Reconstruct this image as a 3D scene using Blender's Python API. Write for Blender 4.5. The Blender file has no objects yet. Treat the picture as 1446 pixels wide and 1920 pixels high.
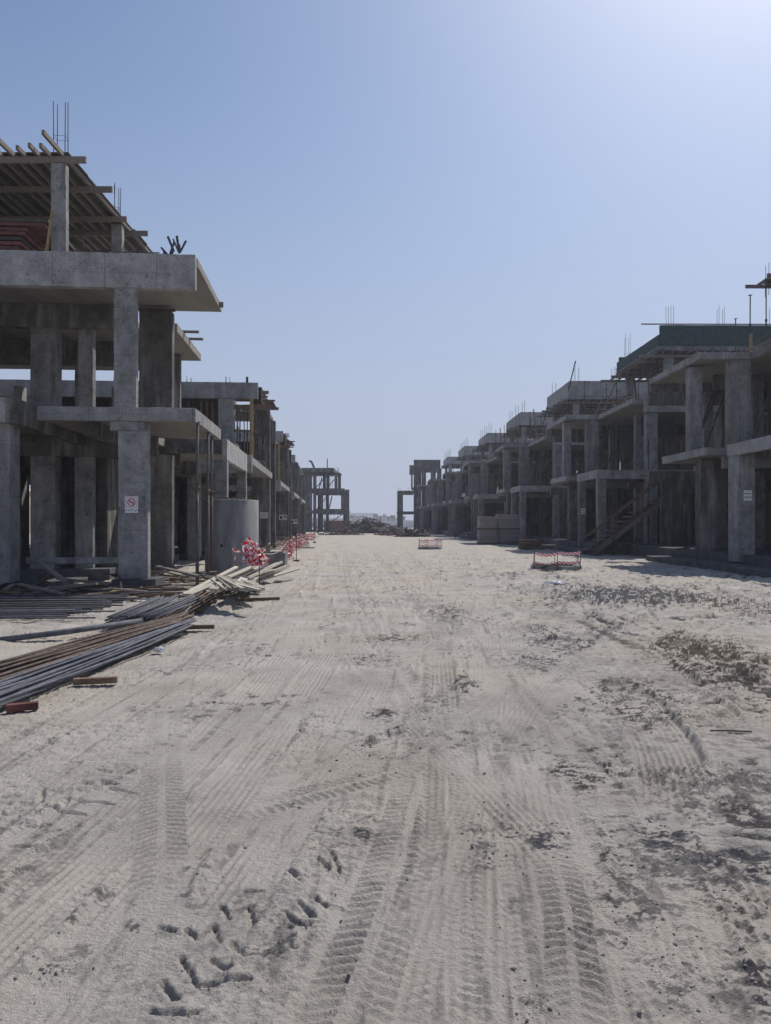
import bpy, bmesh, math, random
import numpy as np
from mathutils import Vector, Matrix
random.seed(7); rng = np.random.default_rng(11)
SC = bpy.context.scene; COL = SC.collection
# ---------------------------------------------------------------- camera, sky, sun, exposure
CAMH = 1.65; F = 1400.0; VH = 980.0
cam = bpy.data.cameras.new('camera'); co = bpy.data.objects.new('camera', cam); COL.objects.link(co)
co.location = (0, 0, CAMH); co.rotation_euler = (math.radians(90), 0, 0)
cam.sensor_fit = 'VERTICAL'; cam.sensor_height = 36; cam.lens = 36 * F / 1920
cam.shift_y = (VH - 960) / 1920; cam.clip_start = .05; cam.clip_end = 9000
SC.camera = co
SUN_EL, SUN_AZ = math.radians(50), math.radians(34)      # azimuth to the right of the viewing direction (+Y)
w = bpy.data.worlds.new('World'); SC.world = w; w.use_nodes = True
nt = w.node_tree; nt.nodes.clear()
sky = nt.nodes.new('ShaderNodeTexSky'); sky.sky_type = 'NISHITA'; sky.sun_disc = False
sky.sun_elevation = SUN_EL; sky.sun_rotation = SUN_AZ
sky.altitude = 0; sky.air_density = 1.0; sky.dust_density = 1.25; sky.ozone_density = 2.2
tint = nt.nodes.new('ShaderNodeMix'); tint.data_type = 'RGBA'; tint.blend_type = 'MULTIPLY'; tint.inputs[0].default_value = 1
tint.inputs[7].default_value = (1.0, 1.05, 1.09, 1)
bg = nt.nodes.new('ShaderNodeBackground'); bg.inputs[1].default_value = .101
wo = nt.nodes.new('ShaderNodeOutputWorld')
geo = nt.nodes.new('ShaderNodeTexCoord'); sep = nt.nodes.new('ShaderNodeSeparateXYZ'); nt.links.new(geo.outputs['Generated'], sep.inputs[0])
mr_ = nt.nodes.new('ShaderNodeMapRange'); mr_.interpolation_type = 'SMOOTHSTEP'; mr_.inputs[1].default_value = .6; mr_.inputs[2].default_value = -.02; mr_.inputs[3].default_value = 0; mr_.inputs[4].default_value = .95
nt.links.new(sep.outputs[2], mr_.inputs[0]); hzn = nt.nodes.new('ShaderNodeMix'); hzn.data_type = 'RGBA'; nt.links.new(mr_.outputs[0], hzn.inputs[0])   # dusty lavender air low in the sky
hzn.inputs[7].default_value = (4.4, 4.85, 6.25, 1)
nt.links.new(sky.outputs[0], tint.inputs[6]); nt.links.new(tint.outputs[2], hzn.inputs[6]); nt.links.new(hzn.outputs[2], bg.inputs[0]); nt.links.new(bg.outputs[0], wo.inputs[0])
sun = bpy.data.lights.new('sun', 'SUN'); so = bpy.data.objects.new('sun', sun); COL.objects.link(so)
sun.energy = 4.1; sun.angle = math.radians(.55); sun.color = (1, .95, .87)
sd = Vector((math.sin(SUN_AZ) * math.cos(SUN_EL), math.cos(SUN_AZ) * math.cos(SUN_EL), math.sin(SUN_EL)))
so.rotation_euler = sd.to_track_quat('Z', 'Y').to_euler()
so.location = (30, 30, 60)
SC.view_settings.view_transform = 'Standard'; SC.view_settings.look = 'None'
SC.view_settings.exposure = 0; SC.view_settings.gamma = 1
SC.render.engine = 'CYCLES'
SC.cycles.volume_bounces = 0; SC.cycles.volume_step_rate = 10; SC.cycles.volume_max_steps = 16
# ---------------------------------------------------------------- helpers
def at(u, v, Y): return Vector(((u - 723) / F * Y, Y, CAMH + (VH - v) / F * Y))
def gnd(u, v, z=0):
    Y = (CAMH - z) * F / (v - VH); return Vector(((u - 723) / F * Y, Y, z))
def tag(o, label=None, cat=None, group=None, kind=None):
    if label: o['label'] = label
    if cat: o['category'] = cat
    if group: o['group'] = group
    if kind: o['kind'] = kind
    return o
def empty(name, loc, rz=0):
    o = bpy.data.objects.new(name, None); COL.objects.link(o); o.location = loc; o.rotation_euler = (0, 0, rz); o.empty_display_size = .2
    return o
class MB:
    def __init__(s): s.bm = bmesh.new()
    def box(s, x0, x1, y0, y1, z0, z1, bevel=0, M=None):
        vs = [s.bm.verts.new((x, y, z)) for x in (x0, x1) for y in (y0, y1) for z in (z0, z1)]
        fs = [s.bm.faces.new([vs[i] for i in q]) for q in ((0,1,3,2),(4,6,7,5),(0,4,5,1),(2,3,7,6),(0,2,6,4),(1,5,7,3))]
        if bevel:
            r = bmesh.ops.bevel(s.bm, geom=list({e for f in fs for e in f.edges}), offset=bevel, segments=1, affect='EDGES', profile=.5)
        if M is not None:
            vv = {v for f in (r['faces'] if bevel else fs) for v in f.verts} | {v for v in vs if v.is_valid}
            bmesh.ops.transform(s.bm, matrix=M, verts=list(vv))
        return s
    def bar(s, a, b, w, h=None, roll=0):           # rectangular bar from a to b
        h = h or w; a = Vector(a); b = Vector(b); d = b - a; L = d.length
        M = Matrix.Translation(a) @ d.to_track_quat('Y', 'Z').to_matrix().to_4x4() @ Matrix.Rotation(roll, 4, 'Y')
        vs = [s.bm.verts.new(M @ Vector((x * w / 2, y * L, z * h / 2))) for x in (-1, 1) for y in (0, 1) for z in (-1, 1)]
        for q in ((0,1,3,2),(4,6,7,5),(0,4,5,1),(2,3,7,6),(0,2,6,4),(1,5,7,3)): s.bm.faces.new([vs[i] for i in q])
        return s
    def tube(s, pts, r, n=8, cap=True):
        pts = [Vector(p) for p in pts]; rings = []
        for i, p in enumerate(pts):
            d = (pts[min(i + 1, len(pts) - 1)] - pts[max(i - 1, 0)]).normalized()
            q = d.to_track_quat('Z', 'Y').to_matrix()
            rings.append([s.bm.verts.new(p + q @ Vector((math.cos(t) * r, math.sin(t) * r, 0))) for t in [2 * math.pi * k / n for k in range(n)]])
        for A, B in zip(rings, rings[1:]):
            for k in range(n):
                f = s.bm.faces.new((A[k], A[(k + 1) % n], B[(k + 1) % n], B[k])); f.smooth = True
        if cap: s.bm.faces.new(list(reversed(rings[0]))); s.bm.faces.new(rings[-1])
        return s
    def build(s, name, mat, parent=None):
        me = bpy.data.meshes.new(name); bmesh.ops.recalc_face_normals(s.bm, faces=s.bm.faces); s.bm.to_mesh(me); s.bm.free()
        me.materials.append(mat); o = bpy.data.objects.new(name, me); COL.objects.link(o)
        if parent: o.parent = parent
        return o
# ---------------------------------------------------------------- materials
def mat(name, base, rough=.85, var=.15, scale=3., bump=.2, bscale=30., metal=0, tone2=None, extra=None, spots=None, stretch=None):
    m = bpy.data.materials.new(name); m.use_nodes = True; n = m.node_tree.nodes; l = m.node_tree.links
    b = n['Principled BSDF']; b.inputs['Roughness'].default_value = rough; b.inputs['Metallic'].default_value = metal
    b.inputs['Specular IOR Level'].default_value = .25
    tc = n.new('ShaderNodeTexCoord'); oi = n.new('ShaderNodeObjectInfo')
    off = n.new('ShaderNodeVectorMath'); off.operation = 'MULTIPLY_ADD'
    l.new(oi.outputs['Random'], off.inputs[0]); off.inputs[1].default_value = (37, 51, 23); l.new(tc.outputs['Object'], off.inputs[2])
    src = off.outputs[0]
    if stretch:
        mp = n.new('ShaderNodeMapping'); mp.inputs['Scale'].default_value = stretch; l.new(src, mp.inputs[0]); src2 = mp.outputs[0]
    else: src2 = src
    t = n.new('ShaderNodeTexNoise'); t.inputs['Scale'].default_value = scale; t.inputs['Detail'].default_value = 8; t.inputs['Roughness'].default_value = .65
    l.new(src2, t.inputs['Vector'])
    r = n.new('ShaderNodeValToRGB'); r.color_ramp.elements[0].position = .3; r.color_ramp.elements[1].position = .7
    c2 = tone2 or tuple(c * (1 - var * 1.6) for c in base)
    r.color_ramp.elements[0].color = (*c2, 1); r.color_ramp.elements[1].color = (*[min(1, c * (1 + var)) for c in base], 1)
    l.new(t.outputs[0], r.inputs[0]); colr = r.outputs[0]
    # per-object value shift
    hv = n.new('ShaderNodeHueSaturation'); mr = n.new('ShaderNodeMapRange'); mr.inputs[3].default_value = 1 - var * .7; mr.inputs[4].default_value = 1 + var * .7
    l.new(oi.outputs['Random'], mr.inputs[0]); l.new(mr.outputs[0], hv.inputs['Value']); l.new(colr, hv.inputs['Color']); colr = hv.outputs[0]
    if extra: colr = extra(n, l, src, colr)
    l.new(colr, b.inputs['Base Color'])
    t2 = n.new('ShaderNodeTexNoise'); t2.inputs['Scale'].default_value = bscale; t2.inputs['Detail'].default_value = 6
    l.new(src2, t2.inputs['Vector'])
    bp = n.new('ShaderNodeBump'); bp.inputs['Strength'].default_value = bump; bp.inputs['Distance'].default_value = .02
    l.new(t2.outputs[0], bp.inputs['Height']); l.new(bp.outputs[0], b.inputs['Normal'])
    return m
def concrete_extra(n, l, src, colr, dots=True):
    def mul(c, fac_sock, col):
        x = n.new('ShaderNodeMix'); x.data_type = 'RGBA'; x.blend_type = 'MULTIPLY'
        l.new(fac_sock, x.inputs[0]); l.new(c, x.inputs[6]); x.inputs[7].default_value = (*col, 1); return x.outputs[2]
    # form-tie holes
    sp = n.new('ShaderNodeMapping'); sp.inputs['Scale'].default_value = (1.1, 1.1, 1.25); l.new(src, sp.inputs[0])
    v = n.new('ShaderNodeTexVoronoi'); v.inputs['Scale'].default_value = 1.6; v.inputs['Randomness'].default_value = .35; l.new(sp.outputs[0], v.inputs['Vector'])
    a = n.new('ShaderNodeMath'); a.operation = 'LESS_THAN'; a.inputs[1].default_value = .065; l.new(v.outputs['Distance'], a.inputs[0])
    colr = mul(colr, a.outputs[0], (.25, .25, .25))
    # air holes and scabs
    t = n.new('ShaderNodeTexNoise'); t.inputs['Scale'].default_value = 9; t.inputs['Detail'].default_value = 10; t.inputs['Roughness'].default_value = .75; l.new(src, t.inputs['Vector'])
    r = n.new('ShaderNodeMapRange'); r.inputs[1].default_value = .55; r.inputs[2].default_value = .62; r.inputs[4].default_value = .85; l.new(t.outputs[0], r.inputs[0])
    colr = mul(colr, r.outputs[0], (.55, .54, .55))
    # pale lime blotches / runs
    mp = n.new('ShaderNodeMapping'); mp.inputs['Scale'].default_value = (2.2, 2.2, .35); l.new(src, mp.inputs[0])
    t3 = n.new('ShaderNodeTexNoise'); t3.inputs['Scale'].default_value = 1.5; t3.inputs['Detail'].default_value = 6; l.new(mp.outputs[0], t3.inputs['Vector'])
    r3 = n.new('ShaderNodeMapRange'); r3.inputs[1].default_value = .5; r3.inputs[2].default_value = .75; r3.inputs[4].default_value = .6; l.new(t3.outputs[0], r3.inputs[0])
    x = n.new('ShaderNodeMix'); x.data_type = 'RGBA'; l.new(r3.outputs[0], x.inputs[0]); l.new(colr, x.inputs[6]); x.inputs[7].default_value = (.46, .45, .44, 1); colr = x.outputs[2]
    # honeycombed patches: dense dark specks gated by a coarse mask
    tk = n.new('ShaderNodeTexNoise'); tk.inputs['Scale'].default_value = 34; tk.inputs['Detail'].default_value = 4; tk.inputs['Roughness'].default_value = .8; l.new(src, tk.inputs['Vector'])
    rk = n.new('ShaderNodeMapRange'); rk.inputs[1].default_value = .53; rk.inputs[2].default_value = .60; l.new(tk.outputs[0], rk.inputs[0])
    tg = n.new('ShaderNodeTexNoise'); tg.inputs['Scale'].default_value = .9; tg.inputs['Detail'].default_value = 5; l.new(src, tg.inputs['Vector'])
    rg_ = n.new('ShaderNodeMapRange'); rg_.inputs[1].default_value = .42; rg_.inputs[2].default_value = .62; rg_.inputs[3].default_value = .2; rg_.inputs[4].default_value = 1; l.new(tg.outputs[0], rg_.inputs[0])
    mk = n.new('ShaderNodeMath'); mk.operation = 'MULTIPLY'; l.new(rk.outputs[0], mk.inputs[0]); l.new(rg_.outputs[0], mk.inputs[1])
    colr = mul(colr, mk.outputs[0], (.36, .355, .36))
    # board joints
    w_ = n.new('ShaderNodeSeparateXYZ'); l.new(src, w_.inputs[0])
    for ax, per, jw in (('X', 1.22, .65), ('Z', 1.15, .3)):
        d = n.new('ShaderNodeMath'); d.operation = 'PINGPONG'; d.inputs[1].default_value = per / 2; l.new(w_.outputs[ax], d.inputs[0])
        e = n.new('ShaderNodeMath'); e.operation = 'LESS_THAN'; e.inputs[1].default_value = .009; l.new(d.outputs[0], e.inputs[0])
        f = n.new('ShaderNodeMath'); f.operation = 'MULTIPLY'; f.inputs[1].default_value = jw; l.new(e.outputs[0], f.inputs[0])
        colr = mul(colr, f.outputs[0], (.4, .4, .4))
    return colr
M = {}
M['concrete'] = mat('concrete', (.25, .247, .245), .9, .30, 2.4, .7, 45, extra=concrete_extra)
M['edge_concrete'] = mat('lit_edge_concrete', (.33, .325, .32), .9, .25, 2.0, .6, 45, extra=concrete_extra)  # paler copy for outer slab edges, their light put into the colour
M['shaded_concrete'] = mat('brownish_shaded_concrete', (.135, .128, .118), .9, .30, 2.2, .7, 45, extra=concrete_extra)  # darker brownish copy; shade on inner piers, walls, beams put into the colour
M['dark_concrete'] = mat('darkest_concrete', (.105, .10, .10), .9, .25, 2.2, .7, 45, extra=concrete_extra)  # darkest grey, used for the two far end frames
M['soffit'] = mat('plain_concrete', (.255, .24, .215), .9, .16, 1.1, .2, 30, stretch=(1, .3, 1))
M['plinth'] = mat('bitumen_coated_concrete', (.10, .10, .105), .8, .3, 2.5, .4, 25)
M['pipe'] = mat('precast_concrete', (.30, .30, .30), .85, .28, 2.2, .4, 50, stretch=(1.6, 1.6, .4))
M['timber'] = mat('grey_timber', (.21, .18, .16), .85, .25, 6, .3, 60, stretch=(4, .6, 4))
M['pale_timber'] = mat('pale_dusty_timber', (.46, .42, .36), .85, .2, 6, .3, 60, stretch=(4, .6, 4))
M['yellow_timber'] = mat('yellow_timber', (.34, .24, .12), .8, .2, 6, .3, 60)
M['brown_timber'] = mat('brown_timber', (.19, .125, .085), .8, .25, 6, .3, 60)
M['ply'] = mat('dark_plywood', (.07, .06, .055), .8, .3, 3, .2, 40)
M['red_ply'] = mat('red_film_plywood', (.17, .07, .06), .7, .3, 5, .2, 40)
M['green_ply'] = mat('green_film_plywood', (.035, .065, .07), .7, .3, 4, .2, 40)
M['steel'] = mat('dull_steel', (.13, .13, .14), .75, .3, 6, .3, 60)
M['grey_steel'] = mat('galvanised_tube', (.105, .11, .135), .7, .35, 6, .3, 60)
M['rust'] = mat('rusty_steel', (.115, .088, .074), .85, .4, 9, .3, 60)
M['dark_steel'] = mat('dark_steel_rod', (.06, .06, .072), .75, .35, 8, .2, 60)
M['pvc'] = mat('grey_plastic_pipe', (.14, .145, .165), .8, .3, 6, .05, 60)
M['block'] = mat('wrapped_block', (.36, .31, .29), .85, .12, 3, .3, 40)
M['pallet'] = mat('pallet_wood', (.17, .12, .09), .85, .25, 6, .3, 50)
M['red_paint'] = mat('red_paint', (.45, .05, .05), .6, .1, 6, .05, 50)
M['white'] = mat('white_sheet', (.75, .75, .76), .6, .05, 6, .05, 50)
M['black'] = mat('black_print', (.03, .03, .035), .6, .05, 6, .05, 50)
M['blue_print'] = mat('blue_print', (.06, .07, .25), .6, .05, 6, .05, 50)
M['white_bag'] = mat('white_plastic_bag', (.75, .76, .8), .4, .08, 9, .4, 20)
M['debris'] = mat('dark_debris', (.12, .10, .09), .9, .4, 3, .6, 12)
M['far_tan'] = mat('tan_plaster', (.42, .32, .22), .9, .1, .2, .1, 3)
M['far_grey'] = mat('grey_plaster', (.34, .34, .36), .9, .15, .2, .1, 3)
M['far_white'] = mat('white_hoarding', (.72, .72, .74), .7, .06, .2, .1, 3)
M['far_dark'] = mat('dark_window', (.06, .07, .08), .4, .1, .2, .1, 3)
M['container'] = mat('brown_red_container', (.22, .09, .07), .7, .15, .6, .2, 6)
def tape_mat():
    m = bpy.data.materials.new('red_and_white_tape'); m.use_nodes = True; n = m.node_tree.nodes; l = m.node_tree.links
    b = n['Principled BSDF']; b.inputs['Roughness'].default_value = .4
    a = n.new('ShaderNodeAttribute'); a.attribute_name = 'stripe'
    f = n.new('ShaderNodeMath'); f.operation = 'FRACT'; l.new(a.outputs['Fac'], f.inputs[0])
    g = n.new('ShaderNodeMath'); g.operation = 'GREATER_THAN'; g.inputs[1].default_value = .5; l.new(f.outputs[0], g.inputs[0])
    x = n.new('ShaderNodeMix'); x.data_type = 'RGBA'; l.new(g.outputs[0], x.inputs[0]); x.inputs[6].default_value = (.66, .015, .04, 1); x.inputs[7].default_value = (.8, .78, .8, 1)
    l.new(x.outputs[2], b.inputs['Base Color'])
    tr = n.new('ShaderNodeBsdfTranslucent'); l.new(x.outputs[2], tr.inputs[0]); ms = n.new('ShaderNodeMixShader'); ms.inputs[0].default_value = .15
    l.new(b.outputs[0], ms.inputs[1]); l.new(tr.outputs[0], ms.inputs[2]); l.new(ms.outputs[0], n['Material Output'].inputs[0])
    return m
M['tape'] = tape_mat()
# ---------------------------------------------------------------- ground
def hash2(ix, iy, seed):
    h = (ix.astype(np.int64) * 374761393 + iy.astype(np.int64) * 668265263 + seed * 1442695041) & 0xffffffff
    h = ((h ^ (h >> 13)) * 1274126177) & 0xffffffff
    return ((h ^ (h >> 16)) & 0xffff) / 65535.0
def vnoise(x, y, seed=0):
    ix = np.floor(x); iy = np.floor(y); fx = x - ix; fy = y - iy
    def g(i, j):
        a = hash2(ix + i, iy + j, seed) * 2 * math.pi
        return np.cos(a) * (fx - i) + np.sin(a) * (fy - j)
    ux = fx * fx * fx * (fx * (fx * 6 - 15) + 10); uy = fy * fy * fy * (fy * (fy * 6 - 15) + 10)
    a = g(0, 0); b = g(1, 0); c = g(0, 1); d = g(1, 1)
    return (a + (b - a) * ux + (c + (d - c) * ux - a - (b - a) * ux) * uy) * 1.5
def sstep(a, b, x):
    t = np.clip((x - a) / (b - a), 0, 1); return t * t * (3 - 2 * t)
def fbm(x, y, f, o, seed, gain=.5):
    s = 0; a = 1; t = 0
    for k in range(o):
        s = s + a * vnoise(x * f, y * f, seed + k * 17); t += a; a *= gain; f *= 2.03
    return s / t
# tracks: control points as (Y, X); type, half width, depth
TR = [
 ([(1.2,.18),(2.5,.40),(5.5,.78),(10.5,1.42),(19,2.55),(40,4.6)], 'rib', .17, .016),
 ([(1.2,.62),(2.5,.80),(5.0,1.02),(10.5,1.85),(19,2.2),(40,3.2)], 'rib', .14, .010),
 ([(1.2,-.42),(2.8,-.05),(4.4,.18),(8.5,.62),(14,.75),(40,-.6)], 'lug', .17, .017),
 ([(1.2,-.05),(2.6,.22),(4.0,.42),(7,.30),(11,-.2),(20,-1.0),(40,-2.2)], 'lug', .14, .014),
 ([(1.2,-1.75),(3,-1.55),(4.6,-1.35),(7.7,-1.23),(13.6,-1.2),(40,-2.9)], 'rib', .20, .014),
 ([(1.2,-.95),(3,-.72),(5,-.4),(8,.0),(13,.2),(22,-.3),(40,-1.8)], 'rib', .16, .009),
 ([(1.2,.9),(2.5,1.02),(3.4,1.25),(4.4,1.75),(5.5,2.05),(7.2,2.35),(8.9,2.2),(11,1.2)], 'rib', .22, .020),
 ([(1.2,1.5),(2.5,1.55),(3.6,1.75),(5.2,2.5),(6.6,2.85),(8.6,2.75),(10.5,2.1)], 'rib', .22, .018),
 ([(3.4,-1.6),(4.6,-.55),(5.1,-.08),(6.4,.9),(8.55,2.3),(12,4.3),(15.5,6.5)], 'flat', .34, .022),
 ([(4.0,-1.2),(5.2,.35),(7.2,1.9),(10,3.9),(16,7.8)], 'lug', .14, .012),
 ([(7.2,2.2),(8.5,2.35),(10,2.7),(12.8,2.9),(16,3.0)], 'deep', .26, .030),
 ([(7.2,2.95),(8.6,3.1),(10.2,3.35),(12.4,3.25),(15,3.0)], 'deep', .22, .026),
 ([(8.2,.62),(10,.75),(13,.85),(18,.2)], 'deep', .16, .012),
 ([(8,-.2),(12,.7),(20,1.9),(34,3.6)], 'rib', .22, .014),
 ([(6,-2.6),(10,-1.9),(18,-1.2),(38,-1.7)], 'rib', .2, .010),
 ([(1.2,-1.3),(3,-1.1),(6,-.85),(12,-.6),(24,-1.6),(42,-3.0)], 'rib', .16, .013),
 ([(1.2,.05),(3,.25),(7,.55),(14,1.0),(26,1.2),(42,.6)], 'rib', .12, .012),
 ([(1.2,.42),(3,.62),(6,1.0),(11,1.9),(18,3.6),(26,5.6)], 'rib', .12, .012),
 ([(1.2,1.1),(3,1.25),(5,1.35),(9,1.3),(16,.9),(30,-.2)], 'lug', .12, .011),
 ([(1.2,1.9),(3,2.0),(5,2.6),(7,3.6),(9,5.2)], 'rib', .24, .010),
 ([(1.2,-.7),(3,-.9),(6,-1.8),(10,-2.6),(16,-2.2),(28,-2.3)], 'lug', .14, .006),
 ([(1.2,-.2),(3,.1),(6,1.0),(9,2.1),(14,3.6),(25,5.5)], 'rib', .13, .009),
 ([(1.2,1.25),(3,1.0),(6,.3),(10,-.5),(18,-1.9),(36,-3.4)], 'rib', .15, .009),
 ([(2,-2.4),(4,-1.9),(7,-.6),(12,1.5),(22,3.2),(38,3.9)], 'rib', .13, .008),
 ([(5,.1),(8,1.4),(10,2.1),(14,2.1),(24,1.4),(40,1.2)], 'lug', .14, .010),
 ([(1.2,.32),(2.4,.62),(3.2,.78),(4.2,.88)], 'lug', .11, .014),
]
def px_w(u, v): p = gnd(u, v); return p.x, p.y
# gouged lug prints: polylines in photo pixels on flat ground, half-width (m), depth (m)
GG = []
for pl in [[(340,1800),(372,1848),(468,1842)],[(395,1800),(432,1822)],[(303,1842),(332,1872)],[(438,1768),(455,1803),(505,1798),(552,1784)],
           [(280,1895),(365,1900)],[(405,1738),(410,1765)],[(352,1742),(368,1760),(405,1738)],[(415,1700),(432,1722)],[(470,1700),(474,1738)],[(440,1712),(474,1700)],
           [(532,1715),(560,1740)],[(540,1745),(580,1738)],[(590,1685),(612,1708)],[(600,1700),(640,1705)],[(560,1700),(590,1725)],[(535,1635),(575,1650)],[(545,1640),(560,1655)],
           [(596,1612),(616,1632)],[(620,1600),(640,1640)],[(460,1675),(490,1672)],[(300,1740),(325,1745)],[(0,1475),(25,1474)],[(25,1518),(60,1515)],[(80,1515),(155,1527)],[(150,1502),(212,1507)],
           [(205,1478),(255,1487)],[(20,1588),(75,1586)],[(75,1505),(82,1480)],[(120,1512),(128,1500)],[(240,1413),(275,1412)],[(180,1445),(205,1448)],[(190,1465),(215,1470)],[(235,1440),(262,1443)],
           [(55,1548),(90,1548)],[(85,1560),(110,1557)],[(130,1427),(148,1427)],[(270,1398),(310,1395)],[(315,1378),(350,1382)],[(0,1495),(30,1492)],[(560,1460),(650,1395),(760,1370)],
           [(0,1645),(60,1628)],[(1060,1385),(1074,1378)],[(330,1640),(350,1628)],[(380,1600),(392,1590)]]:
    GG.append(([px_w(*p) for p in pl], .012 if pl[0][1] > 1590 else .016, .020))
ST = [  # dark damp / gravel patches: u, v, ru, rv (pixels), strength, hue 0 grey-blue 1 brown
 (1190,1118,110,17,1,0),(1080,1112,60,10,.6,0),(1290,1215,75,24,1.1,1),(1370,1265,60,36,1.,.6),(1180,1300,90,40,.7,.6),(1060,1205,60,28,.75,0),(1020,1240,50,20,.6,0),
 (1400,1490,110,50,1.,.3),(1250,1455,60,22,.8,.6),(1090,1450,50,26,.7,.5),(1240,1575,70,40,.9,0),(1300,1620,120,38,.9,0),(1390,1700,80,60,.6,.4),(1200,1690,60,50,.7,0),(1370,1830,80,60,.8,.2),
 (1260,1840,50,60,.5,.1),(835,1150,30,16,.7,.3),(700,1235,40,14,.5,.3),(740,1195,36,8,.6,.2),(870,1285,28,12,.8,0),(900,1590,24,44,.7,0),(1025,1575,28,22,.8,0),(715,1338,22,9,.9,.2),(690,1400,30,16,.6,.3),
 (660,1560,60,34,.4,.2),(1000,1870,30,30,.5,.1),(480,1790,50,24,.35,0),(470,1700,50,30,.3,.1),(820,1320,40,30,.5,.2),(760,1380,40,20,.5,.3),(970,1690,20,40,.4,0),(1330,1130,90,14,.7,.6),(1420,1145,60,16,.6,.5),
 (950,1560,24,60,.45,0),(1150,1180,60,14,.5,0),(1220,1350,60,20,.5,.5),(1060,1330,70,24,.35,.4),(1130,1745,80,40,.45,.1),(250,1450,60,14,.25,.2),(100,1820,30,14,.5,.2),(160,1470,90,12,.2,.2)]
def ground():
    ys = [-3000, -400, -60, -12, -3, 0, .8]; y = 1.2
    while y < 70: ys.append(y); y += max(.0085, y * y * .00072)
    while y < 6000: ys.append(y); y *= 1.12
    ys = np.array(ys); NC = 1050
    s = np.concatenate([[-1500, -250, -50, -14, -5, -2.2, -1.4, -1.12], np.linspace(-1, 1, NC), [1.12, 1.4, 2.2, 5, 14, 50, 250, 1500]])
    W = .62 * np.clip(ys, 0, 1e9) + 1.5
    W = np.where(ys > 70, .62 * 70 + 1.5 + (ys - 70) * .62, W)
    X = s[None, :] * W[:, None]; X = np.clip(X, -9000, 9000) + np.where(np.abs(s[None, :]) > 200, np.sign(s)[None, :] * 10, 0); Y = np.repeat(ys[:, None], len(s), 1)
    near = sstep(45, 25, Y) * sstep(-1.6, -1, -np.abs(s))[None, :]
    fade = sstep(60, 30, Y)
    # broad form
    H = .05 * fbm(X, Y, .22, 3, 1) * fade + .012 * fbm(X, Y, 1.3, 3, 5)
    # disturbed areas right of the road
    dist = sstep(.6, 1.8, X - .08 * Y + .8 * vnoise(X * .5, Y * .5, 33)) * sstep(-.30, .2, vnoise(X * .45, Y * .45, 9) + .12) * sstep(30, 22, Y)
    stainv = np.zeros_like(X); hue = np.zeros_like(X)
    for (u, v, ru, rv, st, hu) in ST:
        cx, cy = px_w(u, v); k = cy * cy / (CAMH * F); rx = 1.35 * ru * cy / F; ry = 1.25 * rv * k
        g = np.exp(-(((X - cx) / rx) ** 2 + ((Y - cy) / ry) ** 2) * .9) * st
        hue = np.where(g > stainv, hu, hue); stainv = np.maximum(stainv, g)
    off = sstep(1.9, 4.2, np.abs(X - .25)) * sstep(60, 30, Y)
    rough = np.clip(dist * .9 + stainv * .38 + .16 + .25 * off * sstep(-.2, .4, vnoise(X * .5, Y * .5, 12)) * (X > 0), 0, 1.3)
    wx = X + .05 * vnoise(X * 5, Y * 5, 21); wy = Y + .06 * vnoise(X * 4, Y * 4, 22)
    rid = 1 - np.abs(vnoise(wx * 3.2, wy * 6.5, 41)) * 2.2
    rid2 = 1 - np.abs(vnoise(wx * 8.0, wy * 14, 43)) * 2
    wy2 = Y + .10 * vnoise(X * 3, Y * 3, 24); rid = 1 - np.abs(vnoise((X + .08 * vnoise(X * 4, Y * 4, 25)) * 2.6, wy2 * (6.5 - 2.2 * sstep(7, 14, Y)), 41)) * 2.2
    ridf = np.clip(rid, -1, .8); lod = sstep(9.5, 5, Y); H += rough * ((.030 + .022 * lod) * ridf + lod * (.020 * np.clip(rid2, -1, 1) + .014 * fbm(X, Y, 20, 3, 50)))
    H += sstep(6, 16, Y) * fade * (.018 + .030 * off) * (1 - np.abs(vnoise(wx * 1.5, wy * 2.4, 45)) * 2.2)
    # light scuffing everywhere: small arcs of crust
    sc = vnoise(wx * 7, wy * 11, 61); sc2 = sstep(.28, .34, sc) * sstep(.62, .36, sc)
    amt = .35 + .65 * sstep(-.1, .4, vnoise(X * .7, Y * .7, 62))
    H -= sc2 * .018 * amt * fade
    sc3 = vnoise(wx * 17, wy * 24, 65); H -= sstep(.3, .35, sc3) * .009 * amt * near
    H += (.008 * fbm(X, Y, 30, 3, 70, .6) + .0022 * vnoise(X * 90, Y * 90, 77)) * near
    H += .006 * fbm(X, Y, 9, 2, 71) * near
    trk = np.zeros_like(X); grv = np.zeros_like(X)
    # countless old passes: fine long streaks fanning along the haul road
    lane = sstep(4.2, 2.6, np.abs(X - .06 * Y + .2)) * fade
    st1 = fbm((X - .055 * Y) * 9, Y * .45, 1, 3, 201, .7); st2 = fbm((X + .07 * Y) * 8, Y * .4, 1, 3, 221, .7); st3 = fbm((X - .17 * Y) * 9, Y * .4, 1, 3, 241, .7)
    gate = sstep(-.25, .25, vnoise(X * .6, Y * .12, 251)); strk = st1 * gate + st2 * (1 - gate) * .8 + st3 * .7 * sstep(.0, .4, vnoise(X * .5, Y * .15, 252))
    H += lane * (.012 + .010 * sstep(6, 14, Y)) * strk
    for (cp, kind, hw, dep) in TR:
        cy = [c[0] for c in cp]; cx = [c[1] for c in cp]
        m = (ys > cy[0]) & (ys < cy[-1]); yy = ys[m]
        t = np.interp(yy, cy, cx)
        yk = np.linspace(cy[0], cy[-1], 400); xk = np.interp(yk, cy, cx); kk = 31
        pad = np.concatenate([np.full(kk // 2, xk[0]) + (np.arange(-(kk // 2), 0)) * (xk[1] - xk[0]), xk, np.full(kk // 2, xk[-1]) + np.arange(1, kk // 2 + 1) * (xk[-1] - xk[-2])])
        xs_ = np.convolve(pad, np.ones(kk) / kk, 'valid'); cxx = np.interp(yy, yk, xs_); sl = np.gradient(cxx, yy)
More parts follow.
